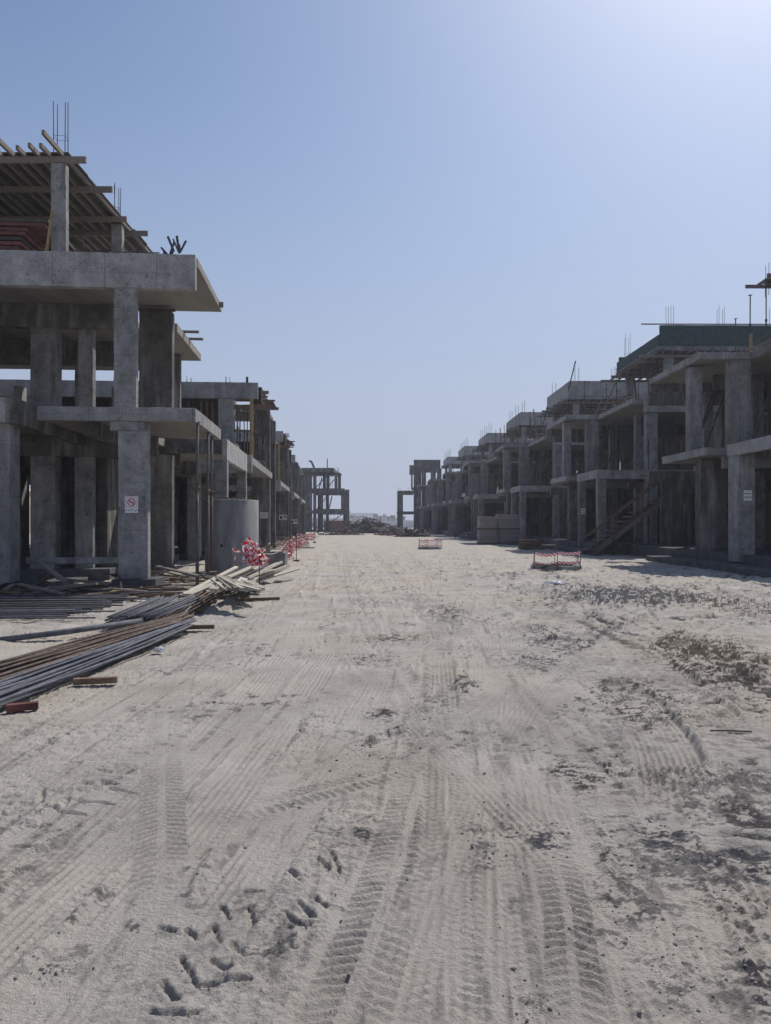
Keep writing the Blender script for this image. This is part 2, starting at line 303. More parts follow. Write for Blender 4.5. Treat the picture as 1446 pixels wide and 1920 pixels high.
        cs = 1 / np.sqrt(1 + sl * sl); arc = np.cumsum(np.gradient(yy) / cs)
        d = (X[m] - cxx[:, None]) * cs[:, None]; a = arc[:, None] + d * sl[:, None] * cs[:, None]
        ends = (sstep(cy[0] - .01, cy[0] + .4, yy) * sstep(cy[-1] + .01, cy[-1] - 1.2, yy))[:, None]
        wear = np.clip(.62 + 1.1 * vnoise(X[m] * 1.3, Y[m] * .8, 90 + len(cp)) + .5 * vnoise(X[m] * 5, Y[m] * 4, 95), .12, 1)
        dep = dep * (.62 if kind in ('lug', 'deep') else 1)
        inside = sstep(hw + .03, hw - .015, np.abs(d))
        berm = np.exp(-((np.abs(d) - hw - .035) / .03) ** 2)
        if kind == 'rib':
            pat = .55 * np.cos(2 * math.pi * (d + .006 * vnoise(X[m] * 2, Y[m] * 2, 8)) / .047) * (.4 + 1.2 * np.clip(vnoise(X[m] * 5, Y[m] * 1.3, 14) + .2, 0, 1)) + .45 * np.clip(np.sin(2 * math.pi * (a + .3 * np.abs(d)) / .05), -.2, 1) * (np.abs(d) > hw * .62)
        elif kind == 'lug':
            pat = 1.1 * np.clip(np.sin(2 * math.pi * (a + .45 * np.abs(d) + .02 * vnoise(X[m] * 8, Y[m] * 8, 4)) / .062) * 2 - .7, -1, 1) * (np.abs(np.abs(d) - hw * .55) < hw * .38)
        elif kind == 'deep':
            pat = 1.0 * np.clip(np.sin(2 * math.pi * (a + .25 * d + .04 * vnoise(X[m] * 6, Y[m] * 6, 3)) / .17) * 1.5, -1, 1)
        else: pat = .25 * np.cos(2 * math.pi * d / .09)
        keep = 1 - inside * ends * .65 * (kind != 'rib')
        hm = H[m]; base = hm * (1 - inside * ends * (.85 if kind == 'flat' else .72))
        H[m] = base + ends * (inside * dep * (-.7 + .85 * pat * wear) + berm * dep * .55 * wear)
        trk[m] = np.maximum(trk[m], inside * ends * wear); grv[m] = np.maximum(grv[m], inside * ends * wear * np.clip(-pat, 0, 1))
        if kind == 'flat': stainv[m] *= 1 - inside * ends * .6
    for (pl, hw, dep) in GG:
        xs_ = [p[0] for p in pl]; ys_ = [p[1] for p in pl]
        r0 = np.searchsorted(ys, min(ys_) - .15); r1 = np.searchsorted(ys, max(ys_) + .15)
        if r1 <= r0: continue
        XX = X[r0:r1]; YY = Y[r0:r1]; D = np.full(XX.shape, 9.)
        jx = XX + .010 * vnoise(XX * 14, YY * 14, 5) + .006 * vnoise(XX * 45, YY * 45, 7); jy = YY + .010 * vnoise(XX * 14, YY * 14, 6) + .006 * vnoise(XX * 45, YY * 45, 8)
        for (ax, ay), (bx, by) in zip(pl, pl[1:]):
            L2 = (bx - ax) ** 2 + (by - ay) ** 2
            tt = np.clip(((jx - ax) * (bx - ax) + (jy - ay) * (by - ay)) / L2, 0, 1)
            D = np.minimum(D, np.hypot(jx - ax - tt * (bx - ax), jy - ay - tt * (by - ay)))
        dep = dep * np.clip(.95 + .5 * vnoise(XX * 4, YY * 4, 19), .75, 1.1); H[r0:r1] += -dep * sstep(hw * 1.35, hw * .55, D) + dep * .22 * np.exp(-((D - hw * 2.2) / (hw * .9)) ** 2)
    # stains broken by noise
    nz = .5 + .9 * fbm(X, Y, 2.6, 3, 101, .7); nz2 = fbm(X * .8, Y * 2.0, 6, 3, 111, .8)
    n6 = fbm(X, Y * 1.3, 8.5, 4, 150, .8)
    S = np.clip(1.15 * sstep(-.02, .22, stainv * .58 + 1.35 * n6 + .6 * (nz - .5) - .30), 0, 1) * np.clip(stainv * 2.2, 0, 1)
    S = np.maximum(S, np.clip(rough - .25, 0, 1) * 1.1 * sstep(.1, -.5, ridf + .5 * fbm(X, Y, 14, 2, 130)))  # also darker in the troughs between ridges
    S = np.maximum(S, .8 * sstep(.12, .26, fbm(X, Y, 6.5, 4, 140, .75)) * sstep(.05, .45, fbm(X, Y, .8, 2, 141) + .12 * (X > 0)) * near)
    S = np.maximum(S, dist * .42 * sstep(.05, .5, nz2 + .2 * nz)) * (1 - .4 * trk)
    S = np.maximum(S, .30 * grv); S = np.maximum(S, .42 * lane * sstep(.12, .42, -strk) * sstep(-.2, .3, nz2 + .2))  # also darker in tyre grooves and the lows of the streaks
    H = np.where(Y > 70, H * .3, H)
    me = bpy.data.meshes.new('ground'); R_, C_ = X.shape
    V = np.stack([X, Y, H], -1).reshape(-1, 3).astype(np.float32)
    me.vertices.add(len(V)); me.vertices.foreach_set('co', V.ravel())
    i = np.arange(R_ - 1)[:, None] * C_ + np.arange(C_ - 1)[None, :]
    q = np.stack([i, i + 1, i + C_ + 1, i + C_], -1).reshape(-1, 4).astype(np.int32)
    me.loops.add(q.size); me.loops.foreach_set('vertex_index', q.ravel())
    me.polygons.add(len(q)); me.polygons.foreach_set('loop_start', np.arange(0, q.size, 4, dtype=np.int32)); me.polygons.foreach_set('loop_total', np.full(len(q), 4, np.int32))
    me.polygons.foreach_set('use_smooth', np.ones(len(q), bool)); me.update(calc_edges=True)
    for nm, arr in (('stain', S), ('hue', hue), ('track', trk)):
        at_ = me.attributes.new(nm, 'FLOAT', 'POINT'); at_.data.foreach_set('value', arr.ravel().astype(np.float32))
    m = bpy.data.materials.new('sandy_ground'); m.use_nodes = True; n = m.node_tree.nodes; l = m.node_tree.links
    b = n['Principled BSDF']; b.inputs['Roughness'].default_value = .95; b.inputs['Specular IOR Level'].default_value = .1
    g = n.new('ShaderNodeNewGeometry')
    def noise(sc, det, rg=.6):
        t = n.new('ShaderNodeTexNoise'); t.inputs['Scale'].default_value = sc; t.inputs['Detail'].default_value = det; t.inputs['Roughness'].default_value = rg; l.new(g.outputs['Position'], t.inputs['Vector']); return t.outputs[0]
    r = n.new('ShaderNodeValToRGB'); e = r.color_ramp.elements; e[0].position = .3; e[1].position = .72; e[0].color = (.325, .30, .275, 1); e[1].color = (.495, .46, .425, 1); l.new(noise(1.1, 9, .62), r.inputs[0])
    def mix(f, a, c, mode='MIX'):
        x = n.new('ShaderNodeMix'); x.data_type = 'RGBA'; x.blend_type = mode
        (l.new(f, x.inputs[0]) if not isinstance(f, float) else setattr(x.inputs[0], 'default_value', f)); l.new(a, x.inputs[6])
        (l.new(c, x.inputs[7]) if not isinstance(c, tuple) else setattr(x.inputs[7], 'default_value', (*c, 1))); return x.outputs[2]
    def rampv(s_, a, b_, lo=0., hi=1.):
        k = n.new('ShaderNodeMapRange'); k.inputs[1].default_value = a; k.inputs[2].default_value = b_; k.inputs[3].default_value = lo; k.inputs[4].default_value = hi; l.new(s_, k.inputs[0]); return k.outputs[0]
    c = r.outputs[0]
    c = mix(rampv(noise(.35, 4, .5), .45, .7, 0, .5), c, (.47, .40, .31))             # yellower sand
    c = mix(rampv(noise(38, 6, .8), .60, .74, 0, .5), c, (.20, .185, .18))          # grit
    c = mix(rampv(noise(70, 3, .6), .66, .72, 0, .8), c, (.60, .57, .53))            # pale grains
    sa = n.new('ShaderNodeAttribute'); sa.attribute_name = 'stain'; ha = n.new('ShaderNodeAttribute'); ha.attribute_name = 'hue'
    dk = mix(ha.outputs['Fac'], mix(.0, r.outputs[0], (.0, .0, .0)), (.085, .065, .05))
    x = n.new('ShaderNodeMix'); x.data_type = 'RGBA'; l.new(ha.outputs['Fac'], x.inputs[0]); x.inputs[6].default_value = (.062, .062, .072, 1); x.inputs[7].default_value = (.075, .057, .045, 1)
    mm = n.new('ShaderNodeMath'); mm.operation = 'MULTIPLY'; mm.use_clamp = True; l.new(sa.outputs['Fac'], mm.inputs[0]); l.new(rampv(noise(24, 6, .8), .34, .52, .55, 1.25), mm.inputs[1])
    c = mix(mm.outputs[0], c, x.outputs[2]); l.new(c, b.inputs['Base Color'])
    # finer relief than the mesh carries
    ad = n.new('ShaderNodeMath'); ad.operation = 'ADD'; l.new(noise(60, 8, .7), ad.inputs[0]); l.new(noise(16, 6, .7), ad.inputs[1])
    bp = n.new('ShaderNodeBump'); bp.inputs['Strength'].default_value = .8; bp.inputs['Distance'].default_value = .03; l.new(ad.outputs[0], bp.inputs['Height']); l.new(bp.outputs[0], b.inputs['Normal'])
    me.materials.append(m); o = bpy.data.objects.new('ground', me); COL.objects.link(o); tag(o, kind='structure')
    # loose stones
    bm = bmesh.new(); tmpl = bmesh.new(); bmesh.ops.create_icosphere(tmpl, subdivisions=1, radius=1)
    tv = np.array([v.co[:] for v in tmpl.verts]); tf = [[v.index for v in f.verts] for f in tmpl.faces]; tmpl.free()
    VV = []; FF = []; cnt = 0
    spots = [(px_w(u, v), ru * gnd(u, v).y / F, rv * gnd(u, v).y ** 2 / (CAMH * F)) for (u, v, ru, rv, st, hu) in ST if st > .4]
    for k in range(2600):
        if k % 5 < 3:
            (cx, cy), rx, ry = spots[rng.integers(len(spots))]; x_ = cx + rng.normal() * rx * .8; y_ = cy + rng.normal() * ry * .8
        else: y_ = 2.2 + 13 * rng.random() ** 1.7; x_ = (rng.random() * 2 - 1) * (.6 * y_ + .3)
        if not 1.8 < y_ < 22: continue
        rr = .0014 + .006 * rng.random() ** 6 + .0004 * y_
        if abs(x_) > .62 * y_ + 1.4: continue
        ri = min(max(np.searchsorted(ys, y_), 1), len(ys) - 2); ci = int(np.clip((x_ / W[ri] + 1) / 2 * (NC - 1) + 8, 0, X.shape[1] - 1)); z_ = H[ri, ci]
        v_ = tv * (rr * np.array([1 + .5 * rng.random(), 1 + .3 * rng.random(), .7]))[None] * (1 + .25 * rng.normal(size=(len(tv), 1)))
        v_ = v_ + np.array([x_, y_, z_ + rr * .3]); VV.append(v_); FF += [[i_ + cnt for i_ in f] for f in tf]; cnt += len(tv)
    me = bpy.data.meshes.new('gravel'); me.from_pydata(np.concatenate(VV).tolist(), [], FF)
    me.materials.append(mat('loose_gravel', (.24, .225, .215), .9, .4, 8, .2, 60)); go = bpy.data.objects.new('gravel', me); COL.objects.link(go)
    tag(go, 'small grey stones strewn over the sandy road', 'gravel', kind='stuff')
    bm.free()
ground()
# ---------------------------------------------------------------- building kit
EPS = [0]; DK = [0]
def eps():
    EPS[0] = (EPS[0] + 1) % 23; return .0006 * EPS[0] + .001
def cb(parent, name, x0, x1, y0, y1, z0, z1, m='concrete', bev=.012):
    e = eps(); x0, x1 = sorted((x0, x1)); y0, y1 = sorted((y0, y1))
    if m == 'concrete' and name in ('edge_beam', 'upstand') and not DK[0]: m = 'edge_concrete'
    if m == 'concrete' and (DK[0] or name in ('pier', 'wall', 'beam')): m = 'dark_concrete' if DK[0] else 'shaded_concrete'
    b = MB(); b.box(x0 - e, x1 + e, y0 - e, y1 + e, z0 - e * .5, z1 + e, bevel=bev)
    if bev and parent is not None and parent.location.y < 60:          # slightly bowed, chipped cast edges
        dims = (x1 - x0, y1 - y0, z1 - z0); ax = dims.index(max(dims)); L = dims[ax]; st = .28 if parent.location.y < 30 else .6
        if 1.0 < L:
            no = [0, 0, 0]; no[ax] = 1; k = st
            while k < L - .1:
                p_ = [x0, y0, z0]; p_[ax] += k + random.uniform(-.08, .08); bmesh.ops.bisect_plane(b.bm, geom=b.bm.verts[:] + b.bm.edges[:] + b.bm.faces[:], plane_co=p_, plane_no=no); k += st
            for v in b.bm.verts:
                for q in range(3):
                    if q != ax: v.co[q] += random.uniform(-.005, .005)
    return b.build(name, M[m], parent)
def cage(parent, x, y, z0, z1, w=.3, n=4, wx=None):
    b = MB(); wx = wx or w
    pts = [(-1, -1), (1, -1), (1, 1), (-1, 1), (0, -1), (0, 1)][:n]
    for (i, j) in pts:
        t = random.uniform(-.03, .03)
        b.tube([(x + i * wx / 2, y + j * w / 2, z0), (x + i * wx / 2 + t, y + j * w / 2 + random.uniform(-.03, .03), z1 + random.uniform(-.12, .12))], .011, 5)
    if z1 - z0 > .9:
        zz = z0 + .5 * (z1 - z0); k = wx / 2 + .012; q = w / 2 + .012
        for (a, c) in (((-k, -q), (k, -q)), ((k, -q), (k, q)), ((k, q), (-k, q)), ((-k, q), (-k, -q))):
            b.tube([(x + a[0], y + a[1], zz), (x + c[0], y + c[1], zz)], .005, 4)
    return b.build('rebar_cage', M['dark_steel'], parent)
def column(parent, x0, x1, y0, y1, z0, z1, rebar=0, m='concrete'):
    o = cb(parent, 'column', x0, x1, y0, y1, z0, z1, m)
    if rebar: cage(o, (x0 + x1) / 2, (y0 + y1) / 2, z1 - .05, z1 + rebar, w=abs(y1 - y0) * .7, wx=abs(x1 - x0) * .7, n=random.choice((4, 4, 6)))
    return o
def prop(parent, x, y, z0, z1, m='steel', name='prop'):
    b = MB(); zm = z0 + (z1 - z0) * random.uniform(.5, .65); dx, dy = random.uniform(-.03, .03), random.uniform(-.03, .03)
    b.tube([(x, y, z0), (x + dx * .5, y + dy * .5, zm)], .032, 7); b.tube([(x + dx * .5, y + dy * .5, zm), (x + dx, y + dy, z1)], .024, 7)
    b.tube([(x + dx * .5, y + dy * .5, zm - .05), (x + dx * .5, y + dy * .5, zm + .05)], .05, 8)
    b.box(x - .07, x + .07, y - .07, y + .07, z0, z0 + .01); b.box(x + dx - .07, x + dx + .07, y + dy - .07, y + dy + .07, z1 - .01, z1)
    return b.build(name, M[m], parent)
def bar_obj(parent, name, a, b_, w, h, m, roll=0):
    b = MB(); b.bar((0, 0, 0), Vector(b_) - Vector(a), w, h, roll); o = b.build(name, M[m], parent); o.location = a; return o
def formwork(fr_loc, rz, label, x0, x1, y0, y1, z, zb, bearers=None, over=.5, jsp=.45, props=(3, 3), deck='ply', edge=None, jover=(.5, .2), group='timber formwork decks on the frames', jit=.25):
    t = empty('slab_formwork', fr_loc, rz); tag(t, label, 'formwork', group)
    xa, xb = min(x0, x1), max(x0, x1); bearers = bearers or [y0 + .3 + i * 1.5 for i in range(int((y1 - y0 - .3) / 1.5) + 1)]
    for by in bearers:
        o1, o2 = over * random.uniform(.6, 1.3), over * random.uniform(.6, 1.3)
        bar_obj(t, 'bearer', (xa - o1, by, z), (xb + o2, by + random.uniform(-.04, .04), z + random.uniform(-.01, .01)), .07, .15, 'timber')
    n = int((xb - xa) / jsp) + 1
    for i in range(n):
        jx = xa + .05 + (xb - xa - .1) * i / max(1, n - 1) + random.uniform(-.05, .05)
        bar_obj(t, 'joist', (jx, y0 - random.uniform(.1, jover[0]), z + .135), (jx + random.uniform(-.05, .05), y1 + random.uniform(0, jover[1]) + jit * .3, z + .135), .07, .11, 'timber')
    yy = y0 + .05; r = 0
    while yy < y1 - .2:
        cb(t, 'deck_panel', xa + random.uniform(-.08, .06), xb - random.uniform(-.08, .06), yy, min(yy + 1.2, y1), z + .198, z + .216 + .002 * (r % 2), deck, 0); yy += 1.21; r += 1
    px_, py_ = props
    for i in range(px_):
        for j in range(py_):
            prop(t, xa + (xb - xa) * (i + .5) / px_ + random.uniform(-.15, .15), y0 + (y1 - y0) * (j + .5) / py_, zb, z - .075, random.choice(('steel', 'rust', 'steel')))
    return t
def clutter(name, loc, rz, n, sx, sy, label, mats=('timber', 'brown_timber', 'dark_steel'), L=(.5, 1.6), group=None, h=.12):
    """a loose heap of offcuts: one thing, each stick a part"""
    t = empty(name, loc, rz); tag(t, label, 'debris', group)
    for i in range(n):
        a = random.uniform(0, math.pi); l_ = random.uniform(*L); c = Vector((random.uniform(-sx, sx), random.uniform(-sy, sy), random.uniform(.02, h)))
        d = Vector((math.cos(a), math.sin(a) * .6, random.uniform(-.12, .2))) * l_ / 2
        bar_obj(t, 'offcut', c - d, c + d, random.uniform(.03, .1), random.uniform(.02, .05), random.choice(mats), random.uniform(-.4, .4))
    return t
TH = .071
L1, L2 = 4.4, 8.1
class Fr:
    def __init__(s, X0, Y0, th=TH): s.X0, s.Y0, s.th = X0, Y0, th; s.c, s.s = math.cos(th), math.sin(th); s.loc = (X0, Y0, 0)
    def lx(s, u, a):
        q = (u - 723) / F; return (q * (s.Y0 + a * s.c) - s.X0 + a * s.s) / (s.c - q * s.s)
    def lz(s, v, x, a): return CAMH + (VH - v) / F * (s.Y0 + x * s.s + a * s.c)
    def w(s, x, y, z=0): return Vector((s.X0 + x * s.c - y * s.s, s.Y0 + x * s.s + y * s.c, z))
exec_parts = []
# ---------------------------------------------------------------- near left building
def left_near():
    f = Fr(-4.59, 18.0); B = empty('concrete_building', f.loc, TH)
    tag(B, 'large unfinished concrete frame at the left edge with a no smoking notice on its column', 'building', 'unfinished concrete frames')
    X = f.lx
    # ground floor plinth and foundation walls
    cb(B, 'plinth', -3.0, -16, 3.4, 13, -.3, .34, 'plinth')
    cb(B, 'foundation_beam', X(0, .0) - 4, X(78, 0), -.35, .35, -.3, .42, 'plinth'); cb(B, 'foundation_beam', -4.5, -3.55, .0, 3.5, -.3, .12, 'plinth')
    cb(B, 'footing', X(212, .0), X(294, 0), -.12, .9, -.3, .30, 'plinth')
    cb(B, 'tie_beam', X(45, 0), X(224, 0), .12, .3, .66, .81)
    # front columns
    column(B, X(222, .05), X(277, .05), .05, .32, .3, 3.85)
    cb(B, 'column_head', X(206, 0), X(270, 0), .03, .7, 3.86, L1 - .32)
    column(B, X(214, .05), X(255, .05), .05, .26, L1, 7.33)
    column(B, X(-60, -1.0), X(18, -1.0), -1.0, -.45, .3, 3.95)
    # L1 slab, fascias, beams
    cb(B, 'slab', X(52, 0), 0, .22, 4.1, L1 - .26, L1, 'soffit'); cb(B, 'slab', -16, X(52, 0) - .02, -1.0, 13, L1 - .24, L1 - .004, 'soffit'); cb(B, 'slab', X(52, 0), -2.2, 4.12, 13, L1 - .26, L1 - .002, 'soffit')
    cb(B, 'edge_beam', X(50, 0), 0, 0, .2, L1 - .31, L1 + .01)
    cb(B, 'edge_beam', -.16, 0, .22, 4.1, L1 - .30, L1 + .012)
    cb(B, 'edge_beam', -16, X(18, -1), -1.15, -.9, 3.88, L1 + .02)
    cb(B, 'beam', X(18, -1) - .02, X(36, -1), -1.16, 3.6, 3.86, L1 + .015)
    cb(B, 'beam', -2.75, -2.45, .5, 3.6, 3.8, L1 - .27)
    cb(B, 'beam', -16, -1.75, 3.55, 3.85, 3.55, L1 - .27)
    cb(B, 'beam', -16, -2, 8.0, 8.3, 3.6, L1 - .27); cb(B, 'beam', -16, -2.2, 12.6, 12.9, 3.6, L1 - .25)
    # back line piers (both storeys)
    for (a0, a1, z0, z1) in ((268, 322, .3, 3.6), (262, 322, L1, 7.72)):
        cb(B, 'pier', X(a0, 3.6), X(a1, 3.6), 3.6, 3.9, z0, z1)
    for z0, z1 in ((.3, 3.56), (L1, 7.25)):
        column(B, X(57, 3.65), X(103, 3.65), 3.65, 4.2, z0, z1); column(B, X(140 if z0 < 1 else 146, 3.7), X(174, 3.7), 3.7, 3.98, z0, z1)
    # L2 slab
    cb(B, 'edge_beam', -16, 0, 0, .2, 7.28, L2 + .01)
    cb(B, 'slab', -2.9, .02, .22, 4.15, L2 - .2, L2, 'soffit'); cb(B, 'slab', -16, -2.92, .22, 13.1, L2 - .2, L2 - .003, 'soffit')
    cb(B, 'beam', -16, -2.9, 3.6, 3.85, 7.22, L2 - .21)
    cb(B, 'beam', -16, -2.95, 7.9, 8.15, 7.05, L2 - .21)
    # rear L2 slab end and its pier
    xr0 = X(334, 6.6)
    cb(B, 'slab', -5.5, X(332, 6.4), 6.4, 10.8, L2 - .24, L2 + .02, 'soffit'); cb(B, 'pier', X(300, 9.6), X(337, 9.6), 9.6, 9.9, L1, L2 - .24)
    # interior columns and walls
    for (x, y) in ((-5.2, 8), (-8.6, 8), (-12.5, 8), (-5.2, 12.3), (-9, 12.3), (-13, 12.3)):
        column(B, x - .3, x, y, y + .5, .3, 3.62); column(B, x - .3, x, y, y + .45, L1, 7.05)
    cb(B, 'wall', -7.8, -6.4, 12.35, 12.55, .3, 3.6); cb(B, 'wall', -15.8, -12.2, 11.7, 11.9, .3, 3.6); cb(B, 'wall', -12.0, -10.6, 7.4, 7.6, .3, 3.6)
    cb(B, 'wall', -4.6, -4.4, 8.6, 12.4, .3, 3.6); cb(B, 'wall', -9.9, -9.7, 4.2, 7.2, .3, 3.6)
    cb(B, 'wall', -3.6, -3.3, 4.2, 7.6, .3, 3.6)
    # L3 columns
    xc0, xc1 = X(96, .5), X(123, .5); c = column(B, xc0, xc1, .5, .72, L2, f.lz(305, xc0, .5)); cage(c, (xc0 + xc1) / 2, .68, 10.3, 12.0, .22, 4, .26)
    c = column(B, X(209, 4.6), X(228, 4.6), 4.6, 4.9, L2, 10.6); cage(c, X(219, 4.7), 4.75, 10.5, 11.75, .12, 4, .14)
    for (x, y) in ((-8.5, .5), (-8.5, 4.6), (-5.5, 4.7)): column(B, x - .4, x, y, y + .3, L2, 10.5)
    for x in (-12, -10.4): cage(B, x, 8, L2 - .1, 9.6)
    # carport portal behind
    x0 = X(427, 6.9)
    cb(B, 'edge_beam', x0 - .16, x0, 6.75, 12.6, 3.72, L1 + .02); cb(B, 'beam', -5.5, x0 - .17, 6.72, 6.95, 3.95, L1 + .015)
    cb(B, 'slab', -5.0, x0 - .17, 6.96, 12.6, L1 - .22, L1 - .05, 'soffit')
    column(B, x0 - .4, x0 - .01, 6.77, 7.1, -.1, 3.72); column(B, x0 - .36, x0 - .01, 12.2, 12.55, -.1, 3.72); column(B, -4.6, -4.2, 6.77, 7.1, .3, 3.95)
    # formwork deck for the next storey
    zf = 10.55
    t = formwork(f.loc, .0, 'grey timber formwork deck on long bearers above the left foreground frame', -16, X(150, .4) - .45, .35, 7.3, zf, L2, bearers=[.35, 1.95, 3.9, 5.0], over=.45, jsp=.31, props=(7, 3), jover=(1.1, .1))
    # extra bearer plank sticking out at L2 rear
    for yy, uu in ((5.3, 419),): bar_obj(B, 'plank', (X(392, 3.5), 3.7, L2 - .12), (X(uu, 3.7), 3.7, L2 - .12), .1, .14, 'timber')
    for yy, uu, vv in ((7.6, 373, 611), (8.6, 381, 631)): bar_obj(B, 'plank', (X(uu, yy) - .9, yy, L2 + .06), (X(uu, yy), yy, L2 + .06), .12, .07, 'timber')
    # stack of red formwork panels
    s = empty('panel_stack', f.w(X(45, .9), .9, L2), TH); tag(s, 'stack of red faced formwork panels on the upper slab at the left edge', 'panel stack')
    for i in range(9):
        b = MB(); k = .06 * i + random.uniform(-.05, .05); b.box(-2.6 + random.uniform(-.05, .05), -.28 + k + (.35 if i > 6 else 0), random.uniform(-.05, .02), 2.2 + random.uniform(-.2, .1), .12 + i * .115, .12 + i * .115 + .085, bevel=.006); b.build('panel', M['red_ply' if i % 4 else 'ply'], s)
    for yy in (.2, 1.6): bar_obj(s, 'runner', (-2.5, yy, .06), (-.3, yy, .06), .1, .12, 'brown_timber')
    for i in range(4):
        bar_obj(s, 'batten', (.05 * i - .2, .1 + .3 * i, .25 + .18 * i), (.2 + .06 * i, 2.4, .3 + .16 * i), .09, .05, 'timber')
    clutter('timber_offcuts', f.w(-1.9, .35, L2), TH, 26, 1.2, .25, 'low heap of dark timber offcuts on the upper slab of the left foreground frame', h=.12, L=(.2, .6))
    bar_obj(B, 'beam_lip', (-2.9, 3.55, 7.75), (-1.2, 3.55, 7.75), .05, .08, 'ply')
    b = empty('clamp_heap', f.w(X(322, .15), .15, L2), 0); tag(b, 'spiky heap of dark steel clamps at the corner of the upper left slab', 'clamps')
    for i in range(9):
        a_ = Vector((random.uniform(-.25, .25), random.uniform(-.1, .2), random.uniform(.01, .12))); d = Vector((random.uniform(-.25, .25), random.uniform(-.1, .1), random.uniform(.15, .38)))
        bar_obj(b, 'clamp', a_, a_ + d, .05, .035, 'dark_steel', .3)
    clutter('timber_offcuts', f.w(-7.4, .7, L1), TH, 14, 1.8, .4, 'flat heap of bent boards lying on the first slab of the left foreground frame', L=(.8, 2.2))
    # yellow brace at the L3 column
    bar_obj(B, 'brace', (X(88, .4), .35, L2 + .02), (X(100, .4), .35, L2 + 1.1), .09, .04, 'yellow_timber')
    # three shoring props under the projecting slab
    for k, (u, yy, z1) in enumerate(((370, .4, L1 - .27), (390, 2.2, L1 - .3), (397, 3.1, L1 - .3))):
        p = f.w(X(u, yy), yy); t = empty('shoring_prop', p)
        tag(t, ['nearest of the three tall steel props under the projecting left slab', 'middle one of the three tall steel props under the projecting left slab', 'farthest of the three tall steel props under the projecting left slab'][k], 'prop', 'steel props under the left slab')
        o = MB(); o.tube([(0, 0, -.02), (0, 0, 2.5)], .043, 10); o.box(-.08, .08, -.08, .08, -.02, 0); o.build('outer_tube', M['rust' if k == 2 else 'steel'], t)
        o = MB(); o.tube([(0, 0, 2.4), (.01, 0, z1)], .032, 10); o.box(-.08, .08, -.08, .08, z1 - .012, z1); o.build('inner_tube', M['steel'], t)
        o = MB(); o.tube([(0, 0, 2.42), (0, 0, 2.56)], .062, 10); o.bar((-.12, 0, 2.5), (.12, 0, 2.5), .02); o.build('collar', M['rust'], t)
    # loose boards beneath
    for (a, b_) in (((70, 1050), (125, 1092)), ((295, 1062), (372, 1080)), ((110, 1085), (200, 1095))):
        pa = gnd(*a, z=.35); pa = at(a[0], a[1], 17.6); pb = at(b_[0], b_[1], 17.2); pb.z = max(pb.z, .05)
        o = bar_obj(None, 'plank', pa, pb, .16, .04, 'timber')
        tag(o, {70: 'grey plank leaning steeply from the tie beam by the leftmost column', 295: 'grey plank sloping from the notice column towards the steel props', 110: 'low grey plank lying in front of the left foundation'}[a[0]], 'plank')
    return f
fL = left_near()
